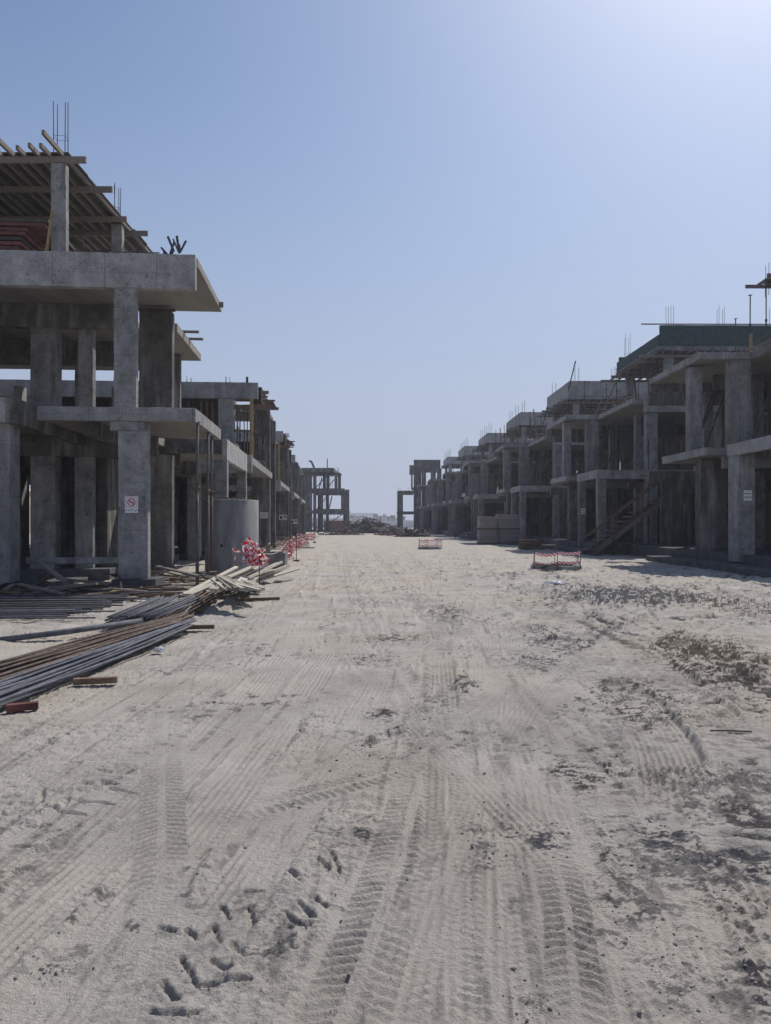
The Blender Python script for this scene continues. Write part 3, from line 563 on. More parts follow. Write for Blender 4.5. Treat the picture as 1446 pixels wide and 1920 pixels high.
# ---------------------------------------------------------------- other left buildings
def left_far(k):
    Y0 = 34.5 + 18.3 * k; X0 = -4.59 - .0735 * (Y0 - 18); f = Fr(X0 - .1, Y0)
    B = empty('concrete_building', f.loc, TH)
    tag(B, ['second unfinished concrete frame of the left row, with a yellow post and deep top beam', 'third unfinished concrete frame of the left row, with jutting timber decking', 'fourth unfinished concrete frame of the left row', 'fifth and last stepped frame of the left row, before the dark open frame'][k], 'building', 'unfinished concrete frames')
    cb(B, 'plinth', -.2, -15, -2.5, 12, -.2, .2, 'plinth')
    cb(B, 'edge_beam', -15, 0, 0, .22, 7.38, L2 + .02)
    cb(B, 'slab', -15, -.2, 8.0, 11.8, L2 - .2, L2, 'soffit'); cb(B, 'slab', -15, -.3 - 1.4, .24, 7.98, L2 - .2, L2 - .004, 'soffit')
    column(B, -1.8, -1.1, .03, .55, L1, 7.36, 0); column(B, -5.6, -5, .05, .5, L1, 7.36); column(B, -9.6, -9, .05, .5, L1, 7.36)
    cb(B, 'pier', -1.0, 0, 6.7, 7.0, 0, 7.85); cb(B, 'pier', -1.5, -.05, 11.4, 11.7, 0, 7.9); cb(B, 'pier', -.5, -.25, 7.0, 9.3, .2, 7.85)
    cb(B, 'edge_beam', -3.6, 0.05, -3.1, -2.85, 3.75, L1 + .1)
    cb(B, 'slab', -14, .05, -2.84, 7.6, L1 - .26, L1, 'soffit'); cb(B, 'slab', -14, -1, 7.62, 11.8, L1 - .26, L1, 'soffit')
    cb(B, 'edge_beam', -.12, .06, -2.84, 7.5, L1 - .28, L1 + .03)
    cb(B, 'beam', -14, -.3, .1, .35, 3.75, L1 - .27); cb(B, 'beam', -14, -1.0, 6.72, 6.95, 3.7, L1 - .27)
    for x in (-2.2, -5.4, -9.4): column(B, x - .5, x, -2.6, -2.15, 0, 3.8 if x > -3 else L1 - .26)
    column(B, -2.4, -1.6, .1, .5, .1, 3.75); cb(B, 'pier', -5.8, -4.4, .15, .4, .1, 3.75); column(B, -9.4, -8.8, .1, .5, .1, 3.75)
    cb(B, 'wall', -12, -7.0, 6.8, 7.0, .1, 3.7); cb(B, 'wall', -5.0, -2.6, 6.75, 6.95, .1, 3.7); cb(B, 'wall', -9, -4, 6.8, 7.0, L1, 7.9)
    cb(B, 'wall', -3.4, -3.2, .5, 6.7, .1, 3.7)
    for x in (-3, -7, -11):
        for y in (3.2, 11): column(B, x - .3, x, y, y + .4, L1, 7.9)
    # starter bars on the slab
    for (x, y) in ((-1.4, .3), (-3.2, .4), (-6.5, .4), (-8, .3)): cage(B, x, y, L2 - .1, L2 + (.25 if k == 0 else .8), .2, 4)
    if k == 0: bar_obj(B, 'stub', (-.5, .12, L2), (-.5, .12, L2 + .3), .1, .1, 'dark_steel')
    # L2 edge formwork jutting over the road
    if k < 2:
        t = empty('edge_formwork', f.loc, TH); tag(t, ['jutting stack of dusty planks beside the deep beam of the second left frame', 'ragged planks and dark panels jutting from the third left frame'][k], 'formwork', 'timber formwork decks on the frames')
        for i in range(13):
            z = 7.15 + .075 * i; x1 = .55 + .45 * math.sin(i * 1.3) * .5 + random.uniform(0, .3) - .04 * i; yy = .35 + random.uniform(0, 2.2)
            bar_obj(t, 'plank', (-1.5, yy, z), (max(.15, x1), yy + random.uniform(-.1, .1), z), .14, .06, random.choice(('timber', 'brown_timber', 'timber')))
        cb(t, 'panel', -.4, .12, .5, 4.5, 7.2, 8.0, 'ply', 0); cb(t, 'panel', -.6, .5, 2.5, 5.0, 7.65, 7.7, 'ply', 0)
        for i in range(12):
            prop(t, -1.0 + .09 * i + random.uniform(-.1, .1), .4 + .45 * i, L1, 7.12, random.choice(('steel', 'rust', 'rust', 'steel')))
        bar_obj(t, 'post', (-.28, -.08, L1), (-.28, -.05, 7.4), .15, .1, 'yellow_timber')
        bar_obj(t, 'ledger', (-1.1, -.02, 5.9), (.05, -.02, 5.85), .05, .12, 'timber'); bar_obj(t, 'ledger', (-1.1, .1, 7.0), (.5, .1, 7.05), .05, .2, 'brown_timber')
        for i in range(10):
            xx = -4.6 + .3 * i; bar_obj(t, 'stud', (xx, .9, L1), (xx + random.uniform(-.1, .1), .9, 7.35), .06, .08, random.choice(('brown_timber', 'ply')))
        for i in range(12):
            xx = -9 + .33 * i; bar_obj(t, 'stud', (xx, 1.1, L1), (xx + random.uniform(-.1, .1), 1.1, 7.35), .06, .08, random.choice(('brown_timber', 'ply')))
        cb(t, 'panel', -9.5, -1.9, 1.3, 1.36, 4.5, 7.9, 'ply', 0)
        if k == 0: cb(B, 'upstand', -2.9, -.85, -1.3, -1.05, L1 + .45, L1 + .8); cb(B, 'slab', -2.9, -.85, -1.04, .0, L1 + .6, L1 + .78, 'soffit')
        clutter('timber_offcuts', f.w(-.6, 1.2, L1), TH + 1.4, 12, 2.5, .4, ['tangle of boards on the first slab of the second left frame', 'tangle of boards on the first slab of the third left frame'][k], L=(.5, 1.8), h=.4)
    return f
LF = [left_far(k) for k in range(4)]
# ---------------------------------------------------------------- right row
def right_row(k):
    Y0 = 22.4 + 16.5 * k; f = Fr(12.15 - .0645 * (Y0 - 22.4), Y0, .008); TH = .008; B = empty('concrete_building', f.loc, TH)
    ordn = ['first', 'second', 'third', 'fourth', 'fifth', 'sixth', 'seventh'][k]
    extra = ['nearest at the right edge', 'with a green panelled roof edge', 'with a dark decked pale roof', 'behind the wrapped pallets', 'with a low pale roof upstand', 'partly behind the mast', 'just before the far square tower'][k]
    tag(B, '%s unfinished concrete frame of the right row, %s' % (ordn, extra), 'building', 'unfinished concrete frames')
    hi = k < 4
    cb(B, 'plinth', .15, 13.5, -.4, 14.6, -.3, .55, 'plinth'); 
    if hi: cb(B, 'step', -.9, .14, -.2, 9.6, -.3, .22, 'plinth')
    # garage bay
    cb(B, 'slab', .2, 6.5, .22, 3.95, L1 - .22, L1 - .03, 'soffit')
    cb(B, 'edge_beam', -.05, .18, .0, 4.0, L1 - .42, L1); cb(B, 'edge_beam', .18, 6.5, .0, .22, L1 - .46, L1 - .005)
    cb(B, 'beam', .18, 6.5, 3.8, 4.02, L1 - .42, L1 - .006)
    column(B, 0, .42, .02, .42, .3, L1 - .42)
    if k == 0: column(B, .0, .55, 3.2, 4.0, .3, L1 - .42)
    else: column(B, 0, .35, 3.6, 3.98, .3, L1 - .42)
    cb(B, 'slab', 3.0, 13, 4.05, 14, L1 - .26, L1 - .01, 'soffit'); cb(B, 'slab', 6.52, 13, .1, 4.03, L1 - .26, L1 - .012, 'soffit')
    # balcony L1
    cb(B, 'slab', -.35, 3.0, 5.2, 9.2, L1 - .25, L1 + .01, 'soffit'); cb(B, 'edge_beam', -.37, -.2, 5.2, 9.2, L1 - .26, L1 + .02)
    cb(B, 'beam', .6, 6, 5.6, 5.85, L1 - .7, L1 - .26, 'soffit'); cb(B, 'beam', .9, 6, 8.5, 8.75, L1 - .6, L1 - .26)
    cb(B, 'pier', .15, 1.15, 6.6, 7.0, .3, L1 - .3); cb(B, 'pier', 1.0, 1.3, 8.6, 9.1, .3, L1 - .3)
    column(B, -.05, .42, 7.1, 7.55, L1, 7.8); column(B, 1.1, 1.85, 6.1, 6.6, L1, 7.9)
    # tall column at the front of the main block
    column(B, 2.55, 3.12, .05, .5, .4, 7.38); column(B, 6.2, 6.75, .05, .5, .4, 7.38); column(B, 10.2, 10.7, .05, .5, .4, 7.38)
    cb(B, 'edge_beam', 2.45, 13, .0, .24, 7.42, L2 + .01)
    cb(B, 'edge_beam', 1.75, 1.92, .0, 6.0, L2 - .24, L2 + .006)
    cb(B, 'slab', 1.92, 13, .26, 14, L2 - .2, L2, 'soffit'); cb(B, 'slab', -.03, 1.91, 6.05, 11, L2 - .2, L2 - .004, 'soffit')
    cb(B, 'edge_beam', -.05, 1.93, 5.9, 6.04, L2 - .24, L2 + .008); cb(B, 'edge_beam', -.2, -.04, 5.9, 11.2, L2 - .24, L2 + .01)
    cb(B, 'beam', -.2, 7, 11.0, 11.25, 7.5, L2 - .21)
    for (x, y) in ((3.4, 4.2), (3.4, 9.0), (3.2, 13.3), (7.2, 4.3), (7.2, 9.2), (7.0, 13.3), (11, 4.2), (11, 9), (11.2, 13.3),):
        column(B, x, x + .5, y, y + .4, .4, L1 - .26); column(B, x, x + .45, y, y + .35, L1, 7.9)
    # interior walls
    for (x0, x1, y0, y1) in ((3.9, 6.2, 9.0, 9.2), (4.4, 6.9, 13.4, 13.6), (8.2, 10.4, 13.4, 13.6), (7.7, 7.9, 4.7, 9.2), (12.6, 12.8, .3, 3.2), (12.6, 12.8, 4.6, 8.2), (12.6, 12.8, 9.6, 13.4), (1.2, 2.6, 13.4, 13.6), (4.2, 5.6, 4.3, 4.5), (1.9, 3.3, 9.2, 9.4)):
        cb(B, 'wall', x0, x1, y0, y1, .5, L1 - .3)
    for (x0, x1, y0, y1) in ((4.2, 6.6, 9.2, 9.4), (7.9, 10.8, 13.3, 13.5), (12.5, 12.7, 4.4, 9), (4, 5.4, 13.3, 13.5)): cb(B, 'wall', x0, x1, y0, y1, L1, 7.9)
    cb(B, 'beam', 3.2, 13, 9.1, 9.35, L1 - .75, L1 - .27); cb(B, 'beam', 3.0, 13, 4.25, 4.5, L1 - .75, L1 - .27); cb(B, 'beam', 1.8, 13, 9.1, 9.3, 7.3, L2 - .21); cb(B, 'beam', .6, 13, 13.4, 13.6, 7.3, L2 - .21); cb(B, 'beam', .6, 13, 13.42, 13.62, L1 - .8, L1 - .27)
    # third storey and roof
    zr = 11.45
    for (x, y) in ((4.9 if k != 0 else 5.8, 3.5), (8.0, 3.5), (11.6, 3.5), (4.8 if k != 0 else 5.8, 9.9), (8, 9.9), (11.6, 9.9)): column(B, x, x + .42, y, y + .4, L2, zr - .02)
    if k == 0:
        formwork(f.loc, TH, 'dark formwork roof corner cut by the right edge of the picture', 4.35, 12, 4, 10.6, zr + .55, L2, props=(5, 4), over=.6)
        cage(B, 4.6, 9.9, zr, 12.9, .3)
        prop(B, 4.1, 9.3, L2, zr + .5, 'dark_steel'); bar_obj(B, 'pole', (1.9, 8.6, 8.2), (5.4, 8.2, 10.6), .05, .05, 'brown_timber')
        bar_obj(B, 'post', (2.6, 7.6, L2), (2.6, 7.6, L2 + 1.15), .1, .07, 'yellow_timber'); bar_obj(B, 'post', (.9, 5.7, L1), (.9, 5.7, L1 + 1.0), .08, .06, 'yellow_timber')
        for i in range(5): bar_obj(B, 'plank', (-.1 + .35 * i, 6.2 + .2 * i, L2 + .06 + .05 * i), (.1 + .5 * i, 9.4 + .2 * i, L2 + .1 + .05 * i), .16, .05, 'timber')
    elif k in (1, 2):
        up = 'green_ply' if k == 1 else 'concrete'
        formwork(f.loc, TH, ['', 'formwork roof deck of the second right frame, under green edge panels', 'formwork roof deck of the third right frame, under a pale upstand'][k], 4.1, 12.9, 3.1, 10.9, zr - .35, L2, props=(6, 4), over=.7, jover=(.5, .5))
        cb(B, 'roof_slab', 4.3, 12.8, 3.1, 10.6, zr - .1, zr + .15)
        cb(B, 'upstand', 4.4, 12.8, 3.05, 3.2, zr + .16, 12.75, up); cb(B, 'upstand', 4.35, 4.5, 3.2, 10.6, zr + .16, 12.25 if k == 1 else 12.7, up); cb(B, 'upstand', 4.5, 12.8, 10.5, 10.65, zr + .16, 12.6, up)
        for (x, y) in ((5.1, 3.5), (8, 3.5), (11, 3.5), (11.4, 4.0), (4.8, 9.9)): cage(B, x, y, zr, 13.9, .28)
        if k == 1:
            bar_obj(B, 'ledger', (3.3, 3.0, 12.8), (12.8, 3.0, 12.8), .06, .06, 'timber')
    else:
        cb(B, 'roof_slab', 4.6, 12.9, 3.1, 10.8, zr, zr + .2); z1 = 12.75 if k % 2 else 12.65
        cb(B, 'upstand', 4.6, 12.9, 3.05, 3.22, zr + .0, z1); cb(B, 'upstand', 4.55, 4.75, 3.23, 10.8, zr, z1 - .05)
        cb(B, 'beam', 3.9, 12.5, 6.8, 7.1, zr - .5, zr)
        for (x, y) in ((5.0, 3.4), (8, 3.4), (4.9, 6.5), (4.85, 9.9), (11, 3.4)): cage(B, x, y, zr, 13.9, .25)
        if k < 5: formwork(f.loc, TH, 'dark formwork beams under the roof slab of the %s right frame' % ordn, 4.3, 12.8, 3.3, 11.2, zr - .28, L2, props=(5, 3), over=.6, jsp=.7)
        for i in range(4): prop(B, 5 + i * 1.6, 5 + random.uniform(-1, 3), L2, zr, 'steel')
    # props inside the storeys
    for i in range(7 if hi else 3):
        prop(B, random.uniform(1, 9), random.uniform(4.6, 12), .55, L1 - .27, random.choice(('steel', 'rust')))
        prop(B, random.uniform(2, 9), random.uniform(.8, 12), L1, L2 - .21, random.choice(('steel', 'rust')))
    if hi:
        for i in range(3 if k else 1):
            clutter('timber_offcuts', f.w(2.3 + 1.2 * i, .9 + 3 * i, L2), TH + 1.2, 14, 1.5, .9, '%s heap of offcuts on the upper slab of the %s right frame' % (['front', 'middle', 'rear'][i], ordn), h=.35, L=(.5, 1.7))
    for i in range(4 if k < 5 else 2):
        yy = random.uniform(.6, 12); xx = random.uniform(2.2, 6); bar_obj(B, 'brace', (xx, yy, L2), (xx + random.uniform(-.6, 1.6), yy + random.uniform(-1.5, 1.5), zr - .3), .07, .07, random.choice(('timber', 'dark_steel')))
        prop(B, random.uniform(2.0, 4.6), random.uniform(.4, 12.5), L2, zr - .3, random.choice(('dark_steel', 'rust')))
        bar_obj(B, 'plank', (1.6 + .1 * i, 1 + 2.8 * i, L2 + .05), (1.7 + random.uniform(-.4, .5), 3.2 + 2.8 * i, L2 + random.uniform(.1, .4)), .16, .05, random.choice(('timber', 'brown_timber')))
        yy = random.uniform(4, 12); bar_obj(B, 'brace', (1.5, yy, L1), (2.8, yy + random.uniform(-1, 1), 7.7), .06, .06, 'dark_steel')
    if k == 2: bar_obj(B, 'boom', (4.2, 2.6, 11.9), (4.75, 2.5, 14.2), .09, .09, 'dark_steel')
    if k in (0, 1):
        for i in range(3): cb(B, 'form_panel', 3.4 + .0 * i, 5.2, 3.2 + i * 3.5, 3.26 + i * 3.5, 6.5, 7.6, 'green_ply', 0)
    return f
RF = [right_row(k) for k in range(7)]
# ---------------------------------------------------------------- end frames at the bottom of the street
def end_left():
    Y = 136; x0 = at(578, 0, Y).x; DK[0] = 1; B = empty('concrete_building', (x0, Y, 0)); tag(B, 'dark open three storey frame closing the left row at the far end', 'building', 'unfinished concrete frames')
    def px(u): return at(u, 0, Y).x - x0
    def pz(v): return at(0, v, Y).z
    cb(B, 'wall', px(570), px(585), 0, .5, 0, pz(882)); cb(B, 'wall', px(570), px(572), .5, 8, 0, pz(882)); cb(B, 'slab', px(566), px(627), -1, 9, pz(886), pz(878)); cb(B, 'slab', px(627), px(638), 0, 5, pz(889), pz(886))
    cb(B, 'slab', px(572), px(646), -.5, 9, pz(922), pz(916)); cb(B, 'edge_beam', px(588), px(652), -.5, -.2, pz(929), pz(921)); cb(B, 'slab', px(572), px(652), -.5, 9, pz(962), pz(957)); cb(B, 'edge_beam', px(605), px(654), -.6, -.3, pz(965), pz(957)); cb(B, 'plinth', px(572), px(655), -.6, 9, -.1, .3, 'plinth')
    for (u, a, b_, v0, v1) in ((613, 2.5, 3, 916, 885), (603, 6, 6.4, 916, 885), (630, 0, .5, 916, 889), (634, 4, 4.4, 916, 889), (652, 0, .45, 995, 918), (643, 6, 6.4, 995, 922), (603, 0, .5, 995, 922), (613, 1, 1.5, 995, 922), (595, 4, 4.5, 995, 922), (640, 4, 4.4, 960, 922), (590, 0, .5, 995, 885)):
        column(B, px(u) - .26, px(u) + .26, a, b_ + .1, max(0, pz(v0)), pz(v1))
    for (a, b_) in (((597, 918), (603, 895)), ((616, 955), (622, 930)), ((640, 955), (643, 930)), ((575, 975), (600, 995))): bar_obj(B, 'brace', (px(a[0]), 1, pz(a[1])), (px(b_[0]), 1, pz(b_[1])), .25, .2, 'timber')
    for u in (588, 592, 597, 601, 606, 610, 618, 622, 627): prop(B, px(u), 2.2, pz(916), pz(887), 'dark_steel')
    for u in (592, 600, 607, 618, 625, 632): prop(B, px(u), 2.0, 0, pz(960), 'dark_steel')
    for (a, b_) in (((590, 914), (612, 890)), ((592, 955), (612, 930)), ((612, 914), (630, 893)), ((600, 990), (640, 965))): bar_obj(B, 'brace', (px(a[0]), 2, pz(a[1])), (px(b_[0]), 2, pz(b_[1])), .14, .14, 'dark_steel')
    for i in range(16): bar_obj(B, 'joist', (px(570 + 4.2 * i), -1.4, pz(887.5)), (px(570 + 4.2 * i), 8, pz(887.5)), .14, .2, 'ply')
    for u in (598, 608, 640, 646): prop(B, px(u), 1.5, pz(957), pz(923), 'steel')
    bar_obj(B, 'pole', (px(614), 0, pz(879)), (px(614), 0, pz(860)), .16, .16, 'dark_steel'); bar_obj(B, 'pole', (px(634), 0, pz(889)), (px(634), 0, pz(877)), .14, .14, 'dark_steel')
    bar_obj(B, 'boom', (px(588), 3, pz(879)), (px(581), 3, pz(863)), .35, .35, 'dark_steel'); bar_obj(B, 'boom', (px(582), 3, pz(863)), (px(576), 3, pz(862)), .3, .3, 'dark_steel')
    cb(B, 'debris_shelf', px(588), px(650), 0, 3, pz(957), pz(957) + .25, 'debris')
end_left(); DK[0] = 0
def end_right():
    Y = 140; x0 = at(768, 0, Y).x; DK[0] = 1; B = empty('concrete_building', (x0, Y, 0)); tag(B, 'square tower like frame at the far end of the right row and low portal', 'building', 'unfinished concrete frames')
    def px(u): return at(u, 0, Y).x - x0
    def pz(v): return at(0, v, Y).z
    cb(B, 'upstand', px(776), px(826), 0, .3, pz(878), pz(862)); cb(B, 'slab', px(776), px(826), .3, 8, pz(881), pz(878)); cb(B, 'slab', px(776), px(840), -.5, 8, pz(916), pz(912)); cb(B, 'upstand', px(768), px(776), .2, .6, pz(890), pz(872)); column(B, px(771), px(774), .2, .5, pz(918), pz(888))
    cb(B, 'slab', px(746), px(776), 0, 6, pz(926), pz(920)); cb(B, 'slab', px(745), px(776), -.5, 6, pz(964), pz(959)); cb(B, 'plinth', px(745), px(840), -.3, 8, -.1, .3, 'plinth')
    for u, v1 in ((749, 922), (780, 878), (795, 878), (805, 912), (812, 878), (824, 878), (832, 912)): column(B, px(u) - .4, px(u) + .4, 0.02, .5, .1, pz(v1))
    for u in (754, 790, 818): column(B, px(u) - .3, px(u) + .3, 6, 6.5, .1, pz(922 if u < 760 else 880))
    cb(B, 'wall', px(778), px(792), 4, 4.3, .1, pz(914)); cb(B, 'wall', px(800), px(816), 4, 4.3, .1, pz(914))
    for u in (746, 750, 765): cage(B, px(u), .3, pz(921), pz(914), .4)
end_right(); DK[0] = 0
# ---------------------------------------------------------------- far distance
def far_building(u0, u1, vt, Y, m, label, floors=3, win=True, depth=14):
    a = at(u0, vt, Y); b_ = at(u1, vt, Y); wdt = b_.x - a.x; hz = a.z; B = empty('distant_building', ((a.x + b_.x) / 2, Y, 0)); tag(B, label, 'building', 'hazy buildings on the horizon')
    cb(B, 'wall', -wdt / 2, wdt / 2, 0, depth, 0, hz - .8, m, 0); cb(B, 'roof', -wdt / 2 - .3, wdt / 2 + .3, -.3, depth + .3, hz - .8, hz, m, 0)
    if win:
        n = max(2, int(wdt / 7))
        for fl in range(floors):
            for i in range(n):
                xc = -wdt / 2 + (i + .5) * wdt / n; zc = (fl + .55) * (hz - .8) / floors
                cb(B, 'window', xc - wdt / n * .25, xc + wdt / n * .25, -.12, .1, zc - hz / floors * .25, zc + hz / floors * .22, 'far_dark', 0)
    return B
far_building(648, 701, 962, 640, 'far_white', 'long pale hall on the horizon beside the dark open frame', 2, False, 60)
hz_specs = [(655, 664, 966, 560), (666, 676, 968, 545), (679, 690, 965, 560), (700, 708, 963, 520), (709, 717, 967, 500), (718, 724, 964, 520), (725, 732, 968, 505), (733, 741, 966, 520), (742, 749, 969, 500), (752, 760, 968, 510)]
for i, s_ in enumerate(hz_specs):
    far_building(s_[0], s_[1], s_[2], s_[3], ('far_grey', 'far_tan', 'far_white')[i % 3], ['%s hazy block on the horizon counted from the left' % w_ for w_ in ('first', 'second', 'third', 'fourth', 'fifth', 'sixth', 'seventh', 'eighth', 'ninth', 'tenth')][i])
# tan villas glimpsed through openings, both sides
for i, (x, y) in enumerate(((48, 92), (62, 150), (40, 60), (-42, 62), (-60, 110), (75, 80), (-80, 80), (52, 190))):
    B = empty('finished_villa', (x, y, 0), random.uniform(-.1, .1)); tag(B, 'tan rendered villa glimpsed %s' % ['behind the second right frame', 'far behind the fifth right frame', 'behind the first right frame', 'through the left foreground frame', 'far behind the left row', 'at far right behind the row', 'at far left behind the row', 'farthest behind the right row'][i], 'building', 'finished villas behind the frames')
    cb(B, 'wall', -6, 6, -5, 5, 0, 6.4, 'far_tan', 0); cb(B, 'roof', -6.4, 6.4, -5.4, 5.4, 6.41, 6.8, 'far_white', 0)
    for fx in (-4, -1, 2, 4.6):
        for z in (1.1, 4.2): cb(B, 'window', fx - .5, fx + .5, -5.08, -4.9, z, z + 1.3, 'far_dark', 0); cb(B, 'window', (-6.08 if x > 0 else 5.9), (-5.9 if x > 0 else 6.08), fx - .4, fx + .4, z, z + 1.3, 'far_dark', 0)
# site hoarding, container
def hoarding(x0, x1, Y, h, label):
    B = empty('site_hoarding', ((x0 + x1) / 2, Y, 0)); tag(B, label, 'fence', 'white site hoarding'); n = int((x1 - x0) / 2.5)
    for i in range(n): a = x0 - (x0 + x1) / 2 + i * 2.5; cb(B, 'panel', a, a + 2.46, 0, .06, .1, h + random.uniform(-.05, .05), 'far_white', 0)
hoarding(-32, -2, 232, 3.0, 'long white hoarding behind the dark open frame at the left end'); hoarding(-1.5, 30, 226, 2.3, 'long white hoarding seen through the low portal at the right end')
C_ = empty('shipping_container', (at(633, 0, 165).x, 165, 0)); tag(C_, 'brown red container behind the dark open frame', 'container')
b = MB()
for i in range(24): b.box(-2.9 + i * .245, -2.9 + i * .245 + .16, -.05, 0, .15, 2.0)
b.box(-3, 3, 0, 2.4, .1, 2.1); b.build('body', M['container'], C_)
# ---------------------------------------------------------------- debris mound
def mound(cx, cy, rx, ry, h, label, seed, n=60):
    t = empty('debris_mound', (cx, cy, 0)); tag(t, label, 'debris mound'); N = 44
    bm = bmesh.new(); g = []
    xs = np.linspace(-1, 1, N); gx, gy = np.meshgrid(xs, xs); r = np.hypot(gx, gy)
    hh = h * np.clip(1 - r ** 1.6, -.05, 1) * (.75 + .6 * fbm(gx * rx, gy * ry, .45, 3, seed)) + .22 * fbm(gx * rx, gy * ry, 2.3, 3, seed + 3) * (r < 1) - .08
    for j in range(N): g.append([bm.verts.new((gx[j, i] * rx, gy[j, i] * ry, hh[j, i])) for i in range(N)])
    for j in range(N - 1):
        for i in range(N - 1): bm.faces.new((g[j][i], g[j][i + 1], g[j + 1][i + 1], g[j + 1][i]))
    me = bpy.data.meshes.new('rubble'); bm.to_mesh(me); bm.free(); me.materials.append(M['debris']); o = bpy.data.objects.new('rubble', me); COL.objects.link(o); o.parent = t
    for i in range(n):
        a, rr = random.uniform(0, 6.28), random.random() ** .6; x, y = math.cos(a) * rr, math.sin(a) * rr; z = h * (1 - rr ** 1.6) * .85 + .05
        d = Vector((random.uniform(-1, 1), random.uniform(-.5, .5), random.uniform(-.25, .25) - .25 * rr)) * random.uniform(.4, 1.6); p = Vector((x * rx, y * ry, z + .1))
        bar_obj(t, 'board', p - d, p + d, random.uniform(.08, .3), .05, random.choice(('timber', 'brown_timber', 'ply', 'dark_steel', 'debris')))
    return t
mound(at(692, 0, 118).x, 118, 4.9, 4, 2.6, 'tall dark heap of timber and rubble at the end of the road', 5, 85)
mound(at(742, 0, 105).x, 105, 2.6, 2.5, 1.3, 'lower dark heap right of the tall heap at the road end', 15, 40)
mound(at(775, 0, 88).x, 88, 2.5, 2, .75, 'low dark heap before the far right tower frame', 25, 50)
mound(at(640, 0, 100).x, 100, 3.6, 1.6, .45, 'low flat rubble strip under the dark open frame', 35, 40)
for i, (u, v, l_) in enumerate(((735, 1004, 1.6), (715, 1003, 1.), (750, 1001, 2.6), (700, 997, 1.4))):
    p = gnd(u, v); t = empty('red_panel', p); tag(t, ['longer red panel lying flat before the road end heaps', 'short red panel lying left of the longer one at the road end', 'wide red panel at the foot of the low heap', 'farthest red panel by the tall heap'][i], 'panel', 'red panels at the road end')
    b = MB(); b.box(-l_, l_, -.5, .5, .02, .16, M=Matrix.Rotation(.1 * i, 4, 'Z')); b.build('face', M['red_ply'], t)
# ---------------------------------------------------------------- concrete shaft ring
p = gnd(435, 1072); p.y += .82
t = empty('concrete_shaft_ring', (at(435, 0, 23.6).x, 23.6, 0)); tag(t, 'tall smooth concrete ring standing upright in front of the left row', 'pipe')
b = MB(); n = 64; R1, R0, hgt = .83, .70, 2.36
vs = [[b.bm.verts.new((math.cos(2 * math.pi * k / n) * r, math.sin(2 * math.pi * k / n) * r, z)) for k in range(n)] for (r, z) in ((R1, -.1), (R1, hgt - .02), (R1 - .02, hgt), (R0, hgt), (R0, -.1))]
for A, Bq in zip(vs, vs[1:]):
    for k in range(n): fc = b.bm.faces.new((A[k], A[(k + 1) % n], Bq[(k + 1) % n], Bq[k])); fc.smooth = True
o = b.build('ring', M['pipe'], t)
me = o.data
for e in (): pass
for (a0, z) in ((-1.75, .95),):
    b = MB(); b.tube([(math.cos(a0) * R1 * .97, math.sin(a0) * R1 * .97, z), (math.cos(a0) * (R1 + .004), math.sin(a0) * (R1 + .004), z)], .045, 12); b.build('lifting_hole', M['black'], t)
for i in range(6):
    a = random.uniform(-.5, .5); o = bar_obj(None, 'plank', (at(435, 0, 23.6).x - .75 + random.uniform(-.3, 0), 23.2 + i * .16, hgt + .03 + .012 * i), (at(435, 0, 23.6).x + random.uniform(-.3, .4), 23.3 + i * .14 + a * .4, hgt + .03 + .012 * i), .12, .025, 'timber')
    tag(o, 'thin grey board laid across the top of the concrete ring', 'plank', 'boards on the concrete ring')
# precast block beside
t = empty('concrete_box', gnd(510, 1068)); t.rotation_euler = (0, 0, TH); tag(t, 'open square concrete box on the ground behind the ring', 'concrete box')
b = MB(); b.box(-.55, .45, 0, .12, 0, .58, bevel=.015); b.box(.33, .452, .125, 1.6, 0, .585, bevel=.015); b.box(-.552, -.43, .125, 1.6, 0, .583, bevel=.015); b.box(-.42, .32, 1.48, 1.6, 0, .58, bevel=.015); b.build('shell', M['concrete'], t)
